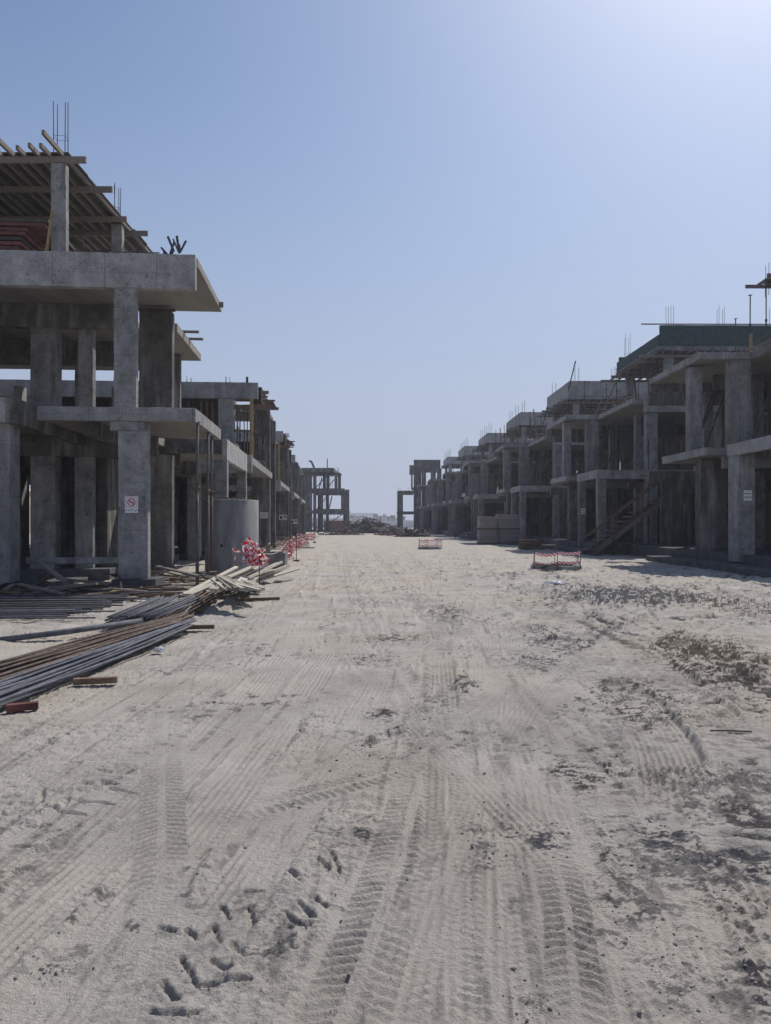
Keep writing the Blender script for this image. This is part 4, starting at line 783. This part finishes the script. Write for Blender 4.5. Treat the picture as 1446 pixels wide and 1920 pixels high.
# ---------------------------------------------------------------- ribbons of tape
def ribbon(bm, lay, pts, wdt, up, slant=.5, per=.22, s0=0, two=False):
    pts = [Vector(p) for p in pts]; prev = None; s = s0
    for i, p in enumerate(pts):
        if i: s += (p - pts[i - 1]).length
        u_ = up[i] if isinstance(up, list) else Vector(up)
        a = bm.verts.new(p - u_ * wdt / 2); c = bm.verts.new(p + u_ * wdt / 2); a[lay] = s / per; c[lay] = (s + slant * wdt * 2) / per
        if prev: bm.faces.new((prev[0], a, c, prev[1]))
        prev = (a, c)
def tape_obj(name, fn, parent):
    bm = bmesh.new(); lay = bm.verts.layers.float.new('stripe'); fn(bm, lay); me = bpy.data.meshes.new(name); bm.to_mesh(me); bm.free(); me.materials.append(M['tape'])
    o = bpy.data.objects.new(name, me); COL.objects.link(o)
    if parent: o.parent = parent
    return o
def tangle(name, loc, rx, ry, rz_, n, label, rod=None, lean=0):
    t = empty(name, loc); tag(t, label, 'warning tape', 'bunches of red and white tape on rods')
    def fn(bm, lay):
        for i in range(n // 11):
            c = Vector((random.gauss(0, .35) * rx, random.gauss(0, .35) * ry, rz_ * random.uniform(.3, .95))); d = Vector((random.uniform(-1, 1), random.uniform(-.5, .5), random.uniform(-.4, .4))).normalized()
            pts = [c.copy()]; ups = []; tw = random.uniform(0, 6)
            for k in range(26):
                home = Vector((-pts[-1].x / max(rx, .1) * .5, -pts[-1].y / max(ry, .1) * .6, (rz_ * .5 - pts[-1].z) / rz_ * .5))
                d = (d + home + Vector((random.gauss(0, .45), random.gauss(0, .35), random.gauss(0, .4)))).normalized(); pts.append(pts[-1] + d * .062)
            for k in range(len(pts)):
                e_ = (pts[min(k + 1, len(pts) - 1)] - pts[max(0, k - 1)]).normalized(); s1 = e_.cross(Vector((.1, 1, .2))).normalized(); s2 = e_.cross(s1); tw += random.gauss(.1, .35); ups.append((s1 * math.cos(tw) + s2 * math.sin(tw)).normalized())
            pts = [Vector((p_.x + lean * p_.z, p_.y, max(.02, p_.z))) for p_ in pts]
            ribbon(bm, lay, pts, random.uniform(.05, .075), ups, per=.2, s0=random.random())
    tape_obj('tape', fn, t)
    if rod:
        for (x, h_) in rod: b = MB(); b.tube([(x, 0, -.02), (x + .01, 0, h_)], .012, 6); b.build('rod', M['rust'], t)
    return t
def onY(u, v, Y, z=0): q = at(u, v, Y); return Vector((q.x, Y, z))
tangle('tape_post', onY(478, 1115, 17.1), .33, .22, .5, 150, 'nearest bunch of red and white tape on a thin rod before the concrete ring', rod=[(.1, 1.32)])
for c_ in bpy.data.objects['tape_post'].children:
    if c_.name.startswith('tape'): c_.location = (-.1, 0, .66)
for i, (u, v, rx, h_, n_) in enumerate(((537, 1050, .45, .95, 150), (556, 1032, .5, .85, 120), (570, 1021, .5, .8, 100), (581, 1014, .5, .7, 70))):
    q = gnd(u, v); o = tangle('tape_post', q, rx, .5, h_, n_, ['second bunch of red and white tape, past the concrete box', 'third bunch of red and white tape along the left row', 'fourth bunch of red and white tape along the left row', 'farthest bunch of red and white tape along the left row'][i], rod=[(.15, 1.3)], lean=.35)
def tape_line():
    a = onY(478, 1040, 17.2, 1.0); b_ = gnd(537, 1050) + Vector((0, 0, .75)); b = MB(); pts = [a.lerp(b_, k / 10) - Vector((0, 0, .25 * math.sin(math.pi * k / 10))) for k in range(11)]; b.tube([p_ for p_ in pts], .012, 5)
    o = b.build('rope', M['pale_timber']); tag(o, 'pale rope strung between the two nearest tape bunches', 'rope')
tape_line()
# ---------------------------------------------------------------- ringed manholes
def manhole(p, r, h, label, nrod, tape_w=.07, pink=False, seed=0):
    t = empty('fenced_manhole', p); tag(t, label, 'manhole', 'manholes ringed with striped tape'); n = 40
    b = MB(); vs = [[b.bm.verts.new((math.cos(2 * math.pi * k / n) * rr * random.uniform(.995, 1.005), math.sin(2 * math.pi * k / n) * rr, z)) for k in range(n)] for (rr, z) in ((r, -.05), (r, .15), (r - .02, .17), (r - .16, .17), (r - .16, -.05))]
    for A, Bq in zip(vs, vs[1:]):
        for k in range(n): b.bm.faces.new((A[k], A[(k + 1) % n], Bq[(k + 1) % n], Bq[k]))
    b.build('ring', M['pipe'], t)
    b = MB(); b.tube([(0, 0, .03), (0, 0, .12)], r - .2, 30); b.build('cover', M['plinth'], t)
    R = r + .02; ang = [2 * math.pi * k / nrod + seed for k in range(nrod)]; tops = []
    for a in ang:
        x, y = math.cos(a) * R, math.sin(a) * R; b = MB(); lx_, ly_ = random.uniform(-.04, .04), random.uniform(-.04, .04)
        b.tube([(x, y, -.03), (x + lx_, y + ly_, h + .04)], .011, 6); b.build('rod', M['rust'], t); tops.append(((x, y), (lx_, ly_)))
    for zz in (h - .12 if not pink else h - .06, .28):
        def fn(bm, lay):
            allp = []
            for k in range(nrod):
                (x0, y0), d0 = tops[k]; (x1, y1), d1 = tops[(k + 1) % nrod]; pts = []
                if not pink and (y0 + y1) / 2 > .25: continue
                for j in range(9):
                    f_ = j / 8; sag = .035 * math.sin(math.pi * f_) * (1 + k % 2); pts.append((x0 + d0[0] * zz / h + (x1 + d1[0] * zz / h - x0 - d0[0] * zz / h) * f_, y0 + (y1 - y0) * f_, zz - sag + .02 * math.sin(k * 2)))
                allp += pts
            if allp: ribbon(bm, lay, allp, tape_w, Vector((0, .12, 1)).normalized(), slant=1.0, per=.17)
        tape_obj('tape', fn, t)
    if pink:
        for zz in (.42, .55): 
            def fn(bm, lay, zz=zz):
                for k in range(nrod):
                    (x0, y0), d0 = tops[k]; (x1, y1), d1 = tops[(k + 1) % nrod]; ribbon(bm, lay, [(x0, y0, zz), ((x0 + x1) / 2, (y0 + y1) / 2, zz - .04), (x1, y1, zz)], .02, (0, 0, 1), per=.15)
            tape_obj('tape', fn, t)
    return t
c = gnd(1043, 1062); manhole(Vector((c.x, c.y - .35, 0)) if False else gnd(1043, 1068), .88, .72, 'round manhole with bold red and white tape on rods at the right', 6, .095, seed=.35)
b = MB()
manhole(gnd(806, 1030), .72, .62, 'smaller manhole farther back with thin pinkish tape on rods, mid road', 7, .045, True, seed=.9)
cl = clutter('tape_offcuts', gnd(1035, 1071) + Vector((0, 0, .16)), 0, 6, .5, .2, 'few dark boards across the mouth of the nearer manhole', L=(.4, 1.), h=.08)
# plastic bag
def crumple(name, loc, s, label, m='white_bag', cat='bag'):
    bm = bmesh.new(); bmesh.ops.create_icosphere(bm, subdivisions=3, radius=1)
    for v in bm.verts:
        n_ = 1 + .35 * math.sin(v.co.x * 7 + v.co.y * 5) * math.cos(v.co.z * 6 + v.co.y * 8); v.co = Vector((v.co.x * s[0] * n_, v.co.y * s[1] * n_, (v.co.z * .5 + .45) * s[2] * n_))
    me = bpy.data.meshes.new(name); bm.to_mesh(me); bm.free(); me.materials.append(M[m]); o = bpy.data.objects.new(name, me); COL.objects.link(o); o.location = loc; tag(o, label, cat); return o
crumple('plastic_bag', gnd(1040, 1096), (.24, .16, .09), 'crumpled white plastic bag lying before the nearer taped manhole')
crumple('plastic_bag', gnd(298, 1223), (.06, .05, .07), 'small white crumpled bag beside the long tube bundle')
# ---------------------------------------------------------------- pallets of blocks
def pack(loc, wdt, dep, z0, nl, lh, label, rz=TH):
    t = empty('wrapped_pallet', loc, rz); t.location.z = z0; tag(t, label, 'pallet of blocks', 'pallets of pale blocks')
    for i in range(3): cb(t, 'runner', -wdt / 2 + .02, wdt / 2 - .02, -dep / 2 + i * (dep - .12) / 2, -dep / 2 + i * (dep - .12) / 2 + .12, .0, .1, 'pallet', 0)
    cb(t, 'deck', -wdt / 2, wdt / 2, -dep / 2, dep / 2, .102, .12, 'pallet', 0)
    for i in range(nl):
        a, c_ = random.uniform(-.012, .012), random.uniform(-.012, .012); cb(t, 'block_layer', -wdt / 2 + .02 + a, wdt / 2 - .02 + a, -dep / 2 + .02 + c_, dep / 2 - .02 + c_, .125 + i * lh, random.uniform(.08, .1) + (i + 1) * lh, 'block', .012)
q = gnd(914, 1021); 
pack((q.x, q.y + .5, 0), 1.3, 1.1, 0, 6, .165, 'lower pallet of pale blocks in the left, shorter stack'); pack((q.x, q.y + .5, 0), 1.26, 1.1, 1.125, 5, .175, 'upper pallet of pale blocks in the left, shorter stack')
q = gnd(956, 1021)
pack((q.x + .12, q.y + .9, 0), 1.75, 1.2, 0, 6, .165, 'lower pallet of pale blocks in the right, taller stack'); pack((q.x + .06, q.y + .9, 0), 1.82, 1.2, 1.125, 5, .215, 'upper pallet of pale blocks in the right, taller stack')
q = gnd(1000, 1031)
for i in range(4):
    t = empty('timber_pallet', (q.x + random.uniform(-.03, .03), q.y + .4, .0 + i * .15), TH); tag(t, '%s empty timber pallet in the low pile right of the block stacks' % ['lowest', 'second lowest', 'third', 'topmost'][i], 'pallet', 'low pile of empty pallets')
    for j in range(6): cb(t, 'board', -.68 + j * .235, -.68 + j * .235 + .12, -.55, .55, .118, .138, 'red_ply' if i % 2 else 'pallet', 0)
    for j in range(3): cb(t, 'runner', -.7, .7, -.55 + j * .5, -.45 + j * .5, .03, .115, 'pallet', 0)
# ---------------------------------------------------------------- site stair
def stair():
    f = Fr(at(1112, 0, 37.2).x, 37.2, 0); t = empty('site_stair', f.loc); tag(t, 'timber site stair with handrail climbing right before the second right frame', 'stair')
    n = 12; run, rise = 3.6 / n, 2.75 / n
    for y in (0, .95): bar_obj(t, 'stringer', (0, y, .1), (3.65, y, 2.85), .06, .24, 'timber')
    for i in range(n): cb(t, 'tread', i * run - .02 - .3, i * run + .12, -.08, 1.03, .2 + (i + .5) * rise, .25 + (i + .5) * rise, 'timber', 0)
    for (x, h_) in ((.15, 1.2), (1.0, 3.0), (2.4, 3.3)):
        prop_ = bar_obj(t, 'post', (x, -.06, x * .76 - .1 if x > .5 else .0), (x, -.06, x * .76 + 1.15), .07, .07, 'brown_timber')
    bar_obj(t, 'handrail', (-.35, -.09, .95), (3.4, -.09, 3.95), .05, .08, 'brown_timber'); bar_obj(t, 'handrail', (0.1, 1.1, 1.0), (3.9, 1.1, 3.9), .05, .08, 'brown_timber')
    bar_obj(t, 'landing_rail', (2.3, -.1, 3.95), (5.6, -.1, 4.25), .05, .07, 'timber')
    cb(t, 'landing', 3.6, 4.4, -.1, 1.0, 2.82, 2.9, 'timber', 0)
    for i in range(9): cb(t, 'tread', 4.2 + i * .30, 4.55 + i * .30, .0, 1.0, 3.0 + i * .16, 3.05 + i * .16, 'timber', 0)
    for y in (0.02, .93): bar_obj(t, 'stringer', (4.2, y, 2.85), (6.95, y, 4.25), .06, .22, 'timber')
    for (u, v0, v1) in ((1222, 822, 1020), (1254, 845, 1020), (1259, 830, 1015), (1277, 860, 1015), (1148, 880, 1025)):
        q = at(u, v0, 37.6); prop(t, q.x - f.X0, .4 + random.uniform(-.3, .6), 0, q.z, 'dark_steel')
stair()
# boards and dark rods at the foot of the right row
for i, (u0, v0, u1, v1) in enumerate(((1170, 1044, 1246, 1043), (1210, 1038, 1350, 1052), (1190, 1034, 1420, 1050), (1280, 1036, 1440, 1058), (1130, 1028, 1300, 1046), (1060, 1035, 1180, 1030), (1240, 1040, 1400, 1046))):
    a = gnd(u0, v0, .05); c_ = gnd(u1, v1, .05); o = bar_obj(None, 'plank' if i in (0, 5) else 'steel_rod', a, c_, .14 if i in (0, 5) else .045, .04, 'pale_timber' if i == 0 else ('timber' if i == 5 else 'dark_steel'))
    tag(o, ['pale board lying on the sand before the right row', '', '', '', '', 'grey board beside the foot of the site stair', ''][i] or 'long dark rod lying at the foot of the right row', 'plank' if i in (0, 5) else 'rod', None if i in (0, 5) else 'dark rods before the right row')
for i, (u, v) in enumerate(((1200, 1030), (1330, 1036), (1110, 1027), (1050, 1022))):
    clutter('rubble_heap', gnd(u, v), 0, 22, 1.7, .5, ['heap of boards beside the stair foot', 'heap of dark boards before the first right frame', 'heap of boards left of the stair', 'scatter of boards right of the empty pallets'][i], L=(.4, 1.8), h=.2)
# ---------------------------------------------------------------- floodlight mast
q = gnd(867, 1010); t = empty('floodlight_mast', q); tag(t, 'tripod mast with a boxy floodlight standing left of the block stacks', 'floodlight')
zt = at(0, 928, q.y).z
b = MB(); b.tube([(0, 0, .4), (0, 0, zt - .3)], .06, 8); b.build('pole', M['steel'], t)
for a in (.4, 2.4, 4.6): b = MB(); b.tube([(0, 0, 2.2), (math.cos(a) * .9, math.sin(a) * .7, 0)], .04, 6); b.build('leg', M['steel'], t)
b = MB(); b.box(-.5, .35, -.15, .15, zt - .3, zt + .25, bevel=.02); b.build('lamp_housing', M['steel'], t); b = MB(); b.box(-.06, .3, -.17, -.152, zt - .2, zt + .15); b.build('lamp_glass', M['white'], t)
# ---------------------------------------------------------------- steel and timber stores on the left
def tube_thing(name, pts, r, m, label, cat, group=None, n=8):
    o0 = Vector(pts[0]); b = MB(); b.tube([Vector(p_) - o0 for p_ in pts], r, n); o = b.build(name, M[m]); o.location = o0; tag(o, label, cat, group); return o
# main long bundle on packers
NEAR = [(-4.35, 6.1), (-3.35, 5.4)]; FARP = [(-3.30, 12.7), (-2.95, 11.2)]
for i in range(46):
    f2 = min(1, max(0, (i + random.uniform(-.4, .4)) / 45)); lay = i % 3
    a = Vector((-4.72 + 1.28 * f2, 5.9 - .9 * f2, .085 + .03 * lay)); c_ = Vector((-3.36 + .46 * f2 + random.uniform(-.06, .06), 12.6 - 1.5 * f2 + random.uniform(-.6, .4), .09 + .03 * lay))
    pts = []
    for k in range(9):
        s_ = k / 8; p_ = a.lerp(c_, s_); p_.x += .05 * math.sin(math.pi * s_) * math.sin(i * 2.1); p_.z += .012 * math.sin(s_ * 9 + i) - .02 * math.sin(math.pi * s_); pts.append(p_)
    m_ = 'rust' if f2 < .58 else 'grey_steel'
    tube_thing('steel_tube', pts, random.choice((.015, .018)), m_, 'long rusty brown tube in the back half of the front bundle' if m_ == 'rust' else 'long blue grey tube in the front half of the front bundle', 'tube', 'rusty tubes of the front bundle' if m_ == 'rust' else 'blue grey tubes of the front bundle')
for i, (u0, v0, u1, v1, m_) in enumerate(((38, 1328, 72, 1322, 'red_ply'), (160, 1278, 220, 1274, 'brown_timber'), (335, 1176, 402, 1175, 'brown_timber'), (310, 1149, 383, 1143, 'brown_timber'), (441, 1125, 524, 1122, 'brown_timber'), (120, 1120, 170, 1121, 'brown_timber'))):
    a = gnd(u0, v0, .05); c_ = gnd(u1, v1, .05); a.x -= .12 if i < 2 else 0
    o = bar_obj(None, 'timber_packer', a, c_, .07, .06, m_); tag(o, ['red brick like timber block under the near end of the front bundle', 'short timber packer under the middle of the front bundle', 'timber packer under the far end of the front bundle', 'timber packer between the second bundle and the planks', 'lone square timber on the sand right of the plank pile', 'short brown timber beside the dark rods'][i], 'timber')
# second bundle: mat of short tubes with ends to the camera
for i in range(40):
    f_ = i / 39; a = Vector((-4.30 + .72 * f_ + random.uniform(-.03, .03), 11.35 + random.uniform(-.12, .12) + .25 * f_, .10 + .05 * (i % 3))); c_ = a + Vector((-.15 + .18 * f_ + random.uniform(-.05, .05), 2.9 + random.uniform(-.3, .3), .02))
    tube_thing('steel_tube', [a, a.lerp(c_, .5) + Vector((random.uniform(-.02, .02), 0, 0)), c_], .016, 'grey_steel' if i % 4 else 'steel', 'short grey tube of the tight mat behind the front bundle', 'tube', 'short grey tubes of the mat')
for i in range(14):
    a = Vector((-3.62 + .02 * i, 11.5 + .05 * i, .08 + .03 * (i % 3))); c_ = Vector((-4.15 + .045 * i, 17.6 + random.uniform(-.4, .3), .1 + .03 * (i % 3)))
    tube_thing('steel_tube', [a, a.lerp(c_, .5), c_], .018, 'rust', 'long thin rusty tube running from the grey mat to the planks', 'tube', 'thin rusty tubes')
# third: dark rods lying across, far left
for i in range(40):
    y = 12.2 + i * .085; z = .05 + .02 * (i % 4); x1 = -4.9 - .5 * random.random() - .1 * (y - 12); tilt = random.uniform(-.25, .35)
    a = Vector((-10.5, y - .3 + tilt, z)); c_ = Vector((x1 + (.6 if i % 9 == 0 else 0), y + .2, z + .02))
    tube_thing('steel_rod', [a, a.lerp(c_, .5) + Vector((0, random.uniform(-.05, .05), .01)), c_], .014, random.choice(('dark_steel', 'dark_steel', 'dark_steel', 'grey_steel')), 'thin dark rod in the wide layer lying across at far left', 'rod', 'dark rods at far left')
tube_thing('drain_pipe', [at(-40, 1205, 10.4) * 1, gnd(120, 1185, .12), gnd(266, 1164, .14)], .042, 'pvc', 'thick grey pipe lying across at far left before the dark rods', 'pipe', n=14)
tube_thing('conduit', [gnd(78, 1238, .03), gnd(150, 1219, .035), gnd(236, 1191, .03)], .032, 'pvc', 'short pale grey conduit lying alone behind the front bundle', 'pipe', n=12)
tube_thing('thin_stick', [gnd(322, 1175, .05), gnd(358, 1137, .25)], .012, 'timber', 'thin stick leaning out of the second bundle', 'stick')
tube_thing('wire', [gnd(0, 1240, .01), gnd(30, 1238, .015), gnd(60, 1233, .01)], .008, 'dark_steel', 'short bent wire on the sand at the left edge', 'wire')
tube_thing('wire', [gnd(1332, 1370, .005), gnd(1375, 1370, .008), gnd(1410, 1372, .005)], .006, 'dark_steel', 'thin dark rod lying on the sand at the right edge', 'wire')
# loose planks: long ones and the pale pile
LP_ = [(95, 1118, 330, 1100, 'timber'), (120, 1110, 400, 1095, 'timber'), (60, 1100, 300, 1090, 'timber'), (200, 1114, 345, 1104, 'brown_timber'), (150, 1105, 430, 1083, 'pale_timber'), (230, 1100, 420, 1092, 'pale_timber'), (0, 1112, 150, 1100, 'timber'), (80, 1126, 260, 1121, 'timber'), (210, 1108, 390, 1112, 'timber'), (40, 1092, 220, 1101, 'pale_timber'), (300, 1086, 430, 1100, 'timber'), (10, 1131, 120, 1119, 'timber'), (20, 1122, 210, 1112, 'timber'), (260, 1119, 330, 1113, 'brown_timber'), (195, 1118, 221, 1107, 'yellow_timber'), (0, 1104, 90, 1096, 'timber'), (180, 1093, 330, 1086, 'pale_timber')]
for i, (u0, v0, u1, v1, m_) in enumerate(LP_):
    a = gnd(u0, v0, .04); c_ = gnd(u1, v1, .08 + .02 * (i % 3)); o = bar_obj(None, 'plank', a, c_, .15 if m_ != 'brown_timber' else .08, .035 if m_ != 'brown_timber' else .08, m_)
    tag(o, {'timber': 'long weathered grey plank before the left foundation', 'pale_timber': 'long pale plank before the left foundation', 'brown_timber': 'brown square timber among the planks before the left foundation', 'yellow_timber': 'short bright yellow board on the planks before the left foundation'}[m_], 'plank', {'timber': 'weathered planks', 'pale_timber': 'long pale planks', 'brown_timber': 'brown timbers'}.get(m_))
for i in range(58):
    if i < 14: a = gnd(330 + 8 * i, 1118 - 1.2 * i, .06 + .03 * (i % 4)); c_ = a + Vector((.55 + .04 * i + random.uniform(-.25, .3), 3.6 + random.uniform(-.6, .4), .28 + .05 * (i % 4)))
    else:
        j = (i - 14) * 16 / 44; a = gnd(400 + 6.0 * j, 1107 - random.uniform(0, 6), .08 + .09 * (i % 5)); an = random.uniform(-.1, 1.0); L = random.uniform(1.2, 2.2); c_ = a + Vector((math.sin(an) * L, math.cos(an) * L, random.uniform(.0, .15)))
        if c_.x > -3.15: c_.x = -3.15 - random.uniform(0, .3)
    o = bar_obj(None, 'plank', a, c_, random.choice((.07, .1, .16)), random.choice((.025, .04, .06)), random.choice(('pale_timber', 'pale_timber', 'pale_timber', 'timber')), random.uniform(-.5, .5))
    tag(o, 'sunlit pale plank in the heaped fan before the concrete ring' if i < 14 else 'short pale board on the right end of the plank heap', 'plank', 'fan of pale planks' if i < 14 else 'short pale boards')
clutter('rubble_heap', Vector((-7.6, 16.6, 0)), .1, 40, 2.2, .9, 'messy layer of boards and sticks against the left foundation', L=(.8, 2.6), h=.25)
clutter('rubble_heap', Vector((-5.6, 20.2, 0)), .1, 30, 1.4, 1.2, 'boards littered between the notice column and the concrete ring', L=(.5, 1.8), h=.25)
for i, (u, v) in enumerate(((515, 1040), (545, 1030), (560, 1020), (575, 1012))):
    clutter('rubble_heap', gnd(u, v) + Vector((-.5, 0, 0)), 0, 26, 1.2, 1.6, '%s low litter of boards along the left row' % ['nearest', 'second', 'third', 'farthest'][i], L=(.5, 2.0), h=.55, mats=('timber', 'brown_timber', 'dark_steel', 'pale_timber'))
for i, (u, v, h_) in enumerate(((556, 1054, 1.6), (590, 1018, 2.6))):
    q = gnd(u, v); t = empty('marker_stake', q); tag(t, ['thin rusty stake standing on the sand past the concrete box', 'farther thin rusty stake on the left road edge'][i], 'stake'); b = MB(); b.tube([(0, 0, 0), (0, 0, h_)], .016, 6); b.build('rod', M['rust'], t); b = MB(); b.tube([(0, 0, -.02), (0, 0, .1)], .14, 8); b.build('foot', M['debris'], t)
# ---------------------------------------------------------------- notices
def notice(name, loc, rz, w_, h_, label, kind):
    t = empty(name, loc, rz); tag(t, label, 'sign', None if kind == 'smoke' else 'paper notices on the piers')
    b = MB(); b.box(-w_ / 2, w_ / 2, -.006, 0, -h_ / 2, h_ / 2); b.build('sheet', M['white'], t)
    def flat(nm, polys, m, y=-.009):
        bm = bmesh.new()
        for pl in polys: bm.faces.new([bm.verts.new((x, y, z)) for x, z in pl])
        r = bmesh.ops.extrude_face_region(bm, geom=list(bm.faces)); bmesh.ops.translate(bm, verts=[v for v in r['geom'] if isinstance(v, bmesh.types.BMVert)], vec=(0, .003, 0))
        me = bpy.data.meshes.new(nm); bm.to_mesh(me); bm.free(); me.materials.append(M[m]); o = bpy.data.objects.new(nm, me); COL.objects.link(o); o.parent = t; return o
    def rect(x0, x1, z0, z1): return [(x0, z0), (x1, z0), (x1, z1), (x0, z1)]
    if kind == 'smoke':
        zc = h_ * .14; R = w_ * .31
        fr = .008; a = w_ * .42; flat('frame', [rect(-a, a, zc + a * .95 - fr, zc + a * .95), rect(-a, a, zc - a * .9, zc - a * .9 + fr), rect(-a, -a + fr, zc - a * .9, zc + a * .95), rect(a - fr, a, zc - a * .9, zc + a * .95)], 'red_paint')
        ring = []; n = 32
        for k in range(n):
            a0, a1 = 2 * math.pi * k / n, 2 * math.pi * (k + 1) / n; ring.append([(math.cos(a0) * R, zc + math.sin(a0) * R), (math.cos(a1) * R, zc + math.sin(a1) * R), (math.cos(a1) * R * .78, zc + math.sin(a1) * R * .78), (math.cos(a0) * R * .78, zc + math.sin(a0) * R * .78)])
        flat('prohibition_ring', ring, 'red_paint', -.012)
        d = R * .6; q_ = R * .09; flat('slash', [[(-d - q_, zc + d - q_), (-d + q_, zc + d + q_), (d + q_, zc - d + q_), (d - q_, zc - d - q_)]], 'red_paint', -.015)
        flat('cigarette', [rect(-R * .55, R * .35, zc - R * .12, zc + R * .08), rect(R * .4, R * .5, zc - R * .12, zc + R * .08), [(R * .3, zc + R * .2), (R * .36, zc + R * .2), (R * .5, zc + R * .5), (R * .42, zc + R * .5)]], 'black')
        cu = bpy.data.curves.new('lettering', 'FONT'); cu.body = '\ufee6\ufef4\ufea7\ufeaa\ufe98\ufedf\u0627 \ufec9\ufeee\ufee8\ufee4\ufee3'; cu.size = .075; cu.align_x = 'CENTER'; cu.extrude = .0015
        o = bpy.data.objects.new('lettering', cu); COL.objects.link(o); dg = bpy.context.evaluated_depsgraph_get(); me = bpy.data.meshes.new_from_object(o.evaluated_get(dg)); bpy.data.objects.remove(o)
        me.materials.clear(); me.materials.append(M['blue_print']); o = bpy.data.objects.new('lettering', me); COL.objects.link(o); o.parent = t; o.rotation_euler = (math.pi / 2, 0, 0); o.location = (0, -.010, -h_ * .38)
    elif kind == 'text':
        polys = []
        for z in (.17, -.17):
            x = -.42
            while x < .38: l_ = random.uniform(.05, .14); polys.append(rect(x * w_, (x + l_) * w_, (z - .05) * h_, (z + .05) * h_)); x += l_ + .025
        flat('lettering', polys, 'steel')
    elif kind == 'dark': flat('picture', [rect(-.3 * w_, .3 * w_, -.3 * h_, .25 * h_)], 'black'); 
    else:
        n = 16; flat('picture', [[(math.cos(2 * math.pi * k / n) * w_ * .28, h_ * .12 + math.sin(2 * math.pi * k / n) * w_ * .28) for k in range(n)]], 'black')
    return t
X = fL.lx
notice('notice', fL.w(X(247, .04), .035, fL.lz(946, X(247, 0), .04)), TH, .31, .40, 'white no smoking notice on the left foreground column', 'smoke')
f = LF[0]; yy = 6.68; notice('notice', f.w(f.lx(495, yy), yy, f.lz(966, f.lx(495, yy), yy)), TH, .45, .33, 'wide white notice with two dark lines on the second left frame', 'text')
f = LF[1]; yy = 6.68
for i, u in enumerate((527, 535)): notice('notice', f.w(f.lx(u, yy), yy, f.lz(970, -1, yy)), TH, .30, .42, ['left paper notice with dark picture on the third left frame', 'right paper notice with round picture on the third left frame'][i], ('dark', 'round')[i])
f = LF[2]
for i, u in enumerate((549, 555)): notice('notice', f.w(f.lx(u, yy), yy, f.lz(978, -1, yy)), TH, .36, .46, ['left paper notice on the fourth left frame', 'right paper notice on the fourth left frame'][i], ('dark', 'round')[i])
f = RF[0]; notice('notice', f.w(.28, 3.17, f.lz(929, .28, 3.2)), 0, .28, .36, 'small pale notice on the nearest right corner column', 'text')
f = RF[1]; notice('notice', f.w(.18, 3.57, 2.3), TH, .26, .34, 'small pale notice on the second right corner column', 'text')
# ---------------------------------------------------------------- haze
b = MB(); b.box(-900, 900, -60, 900, -1.5, 22); hz = b.build('haze', M['white']); hz.data.materials.clear()
m = bpy.data.materials.new('haze'); m.use_nodes = True; n = m.node_tree.nodes; l = m.node_tree.links; n.remove(n['Principled BSDF'])
pv = n.new('ShaderNodeVolumePrincipled'); pv.inputs['Color'].default_value = (.80, .86, 1, 1); pv.inputs['Density'].default_value = .0007; pv.inputs['Anisotropy'].default_value = .3
l.new(pv.outputs[0], n['Material Output'].inputs['Volume']); hz.data.materials.append(m); tag(hz, 'pale blue dusty air over the whole site', 'haze', kind='stuff')
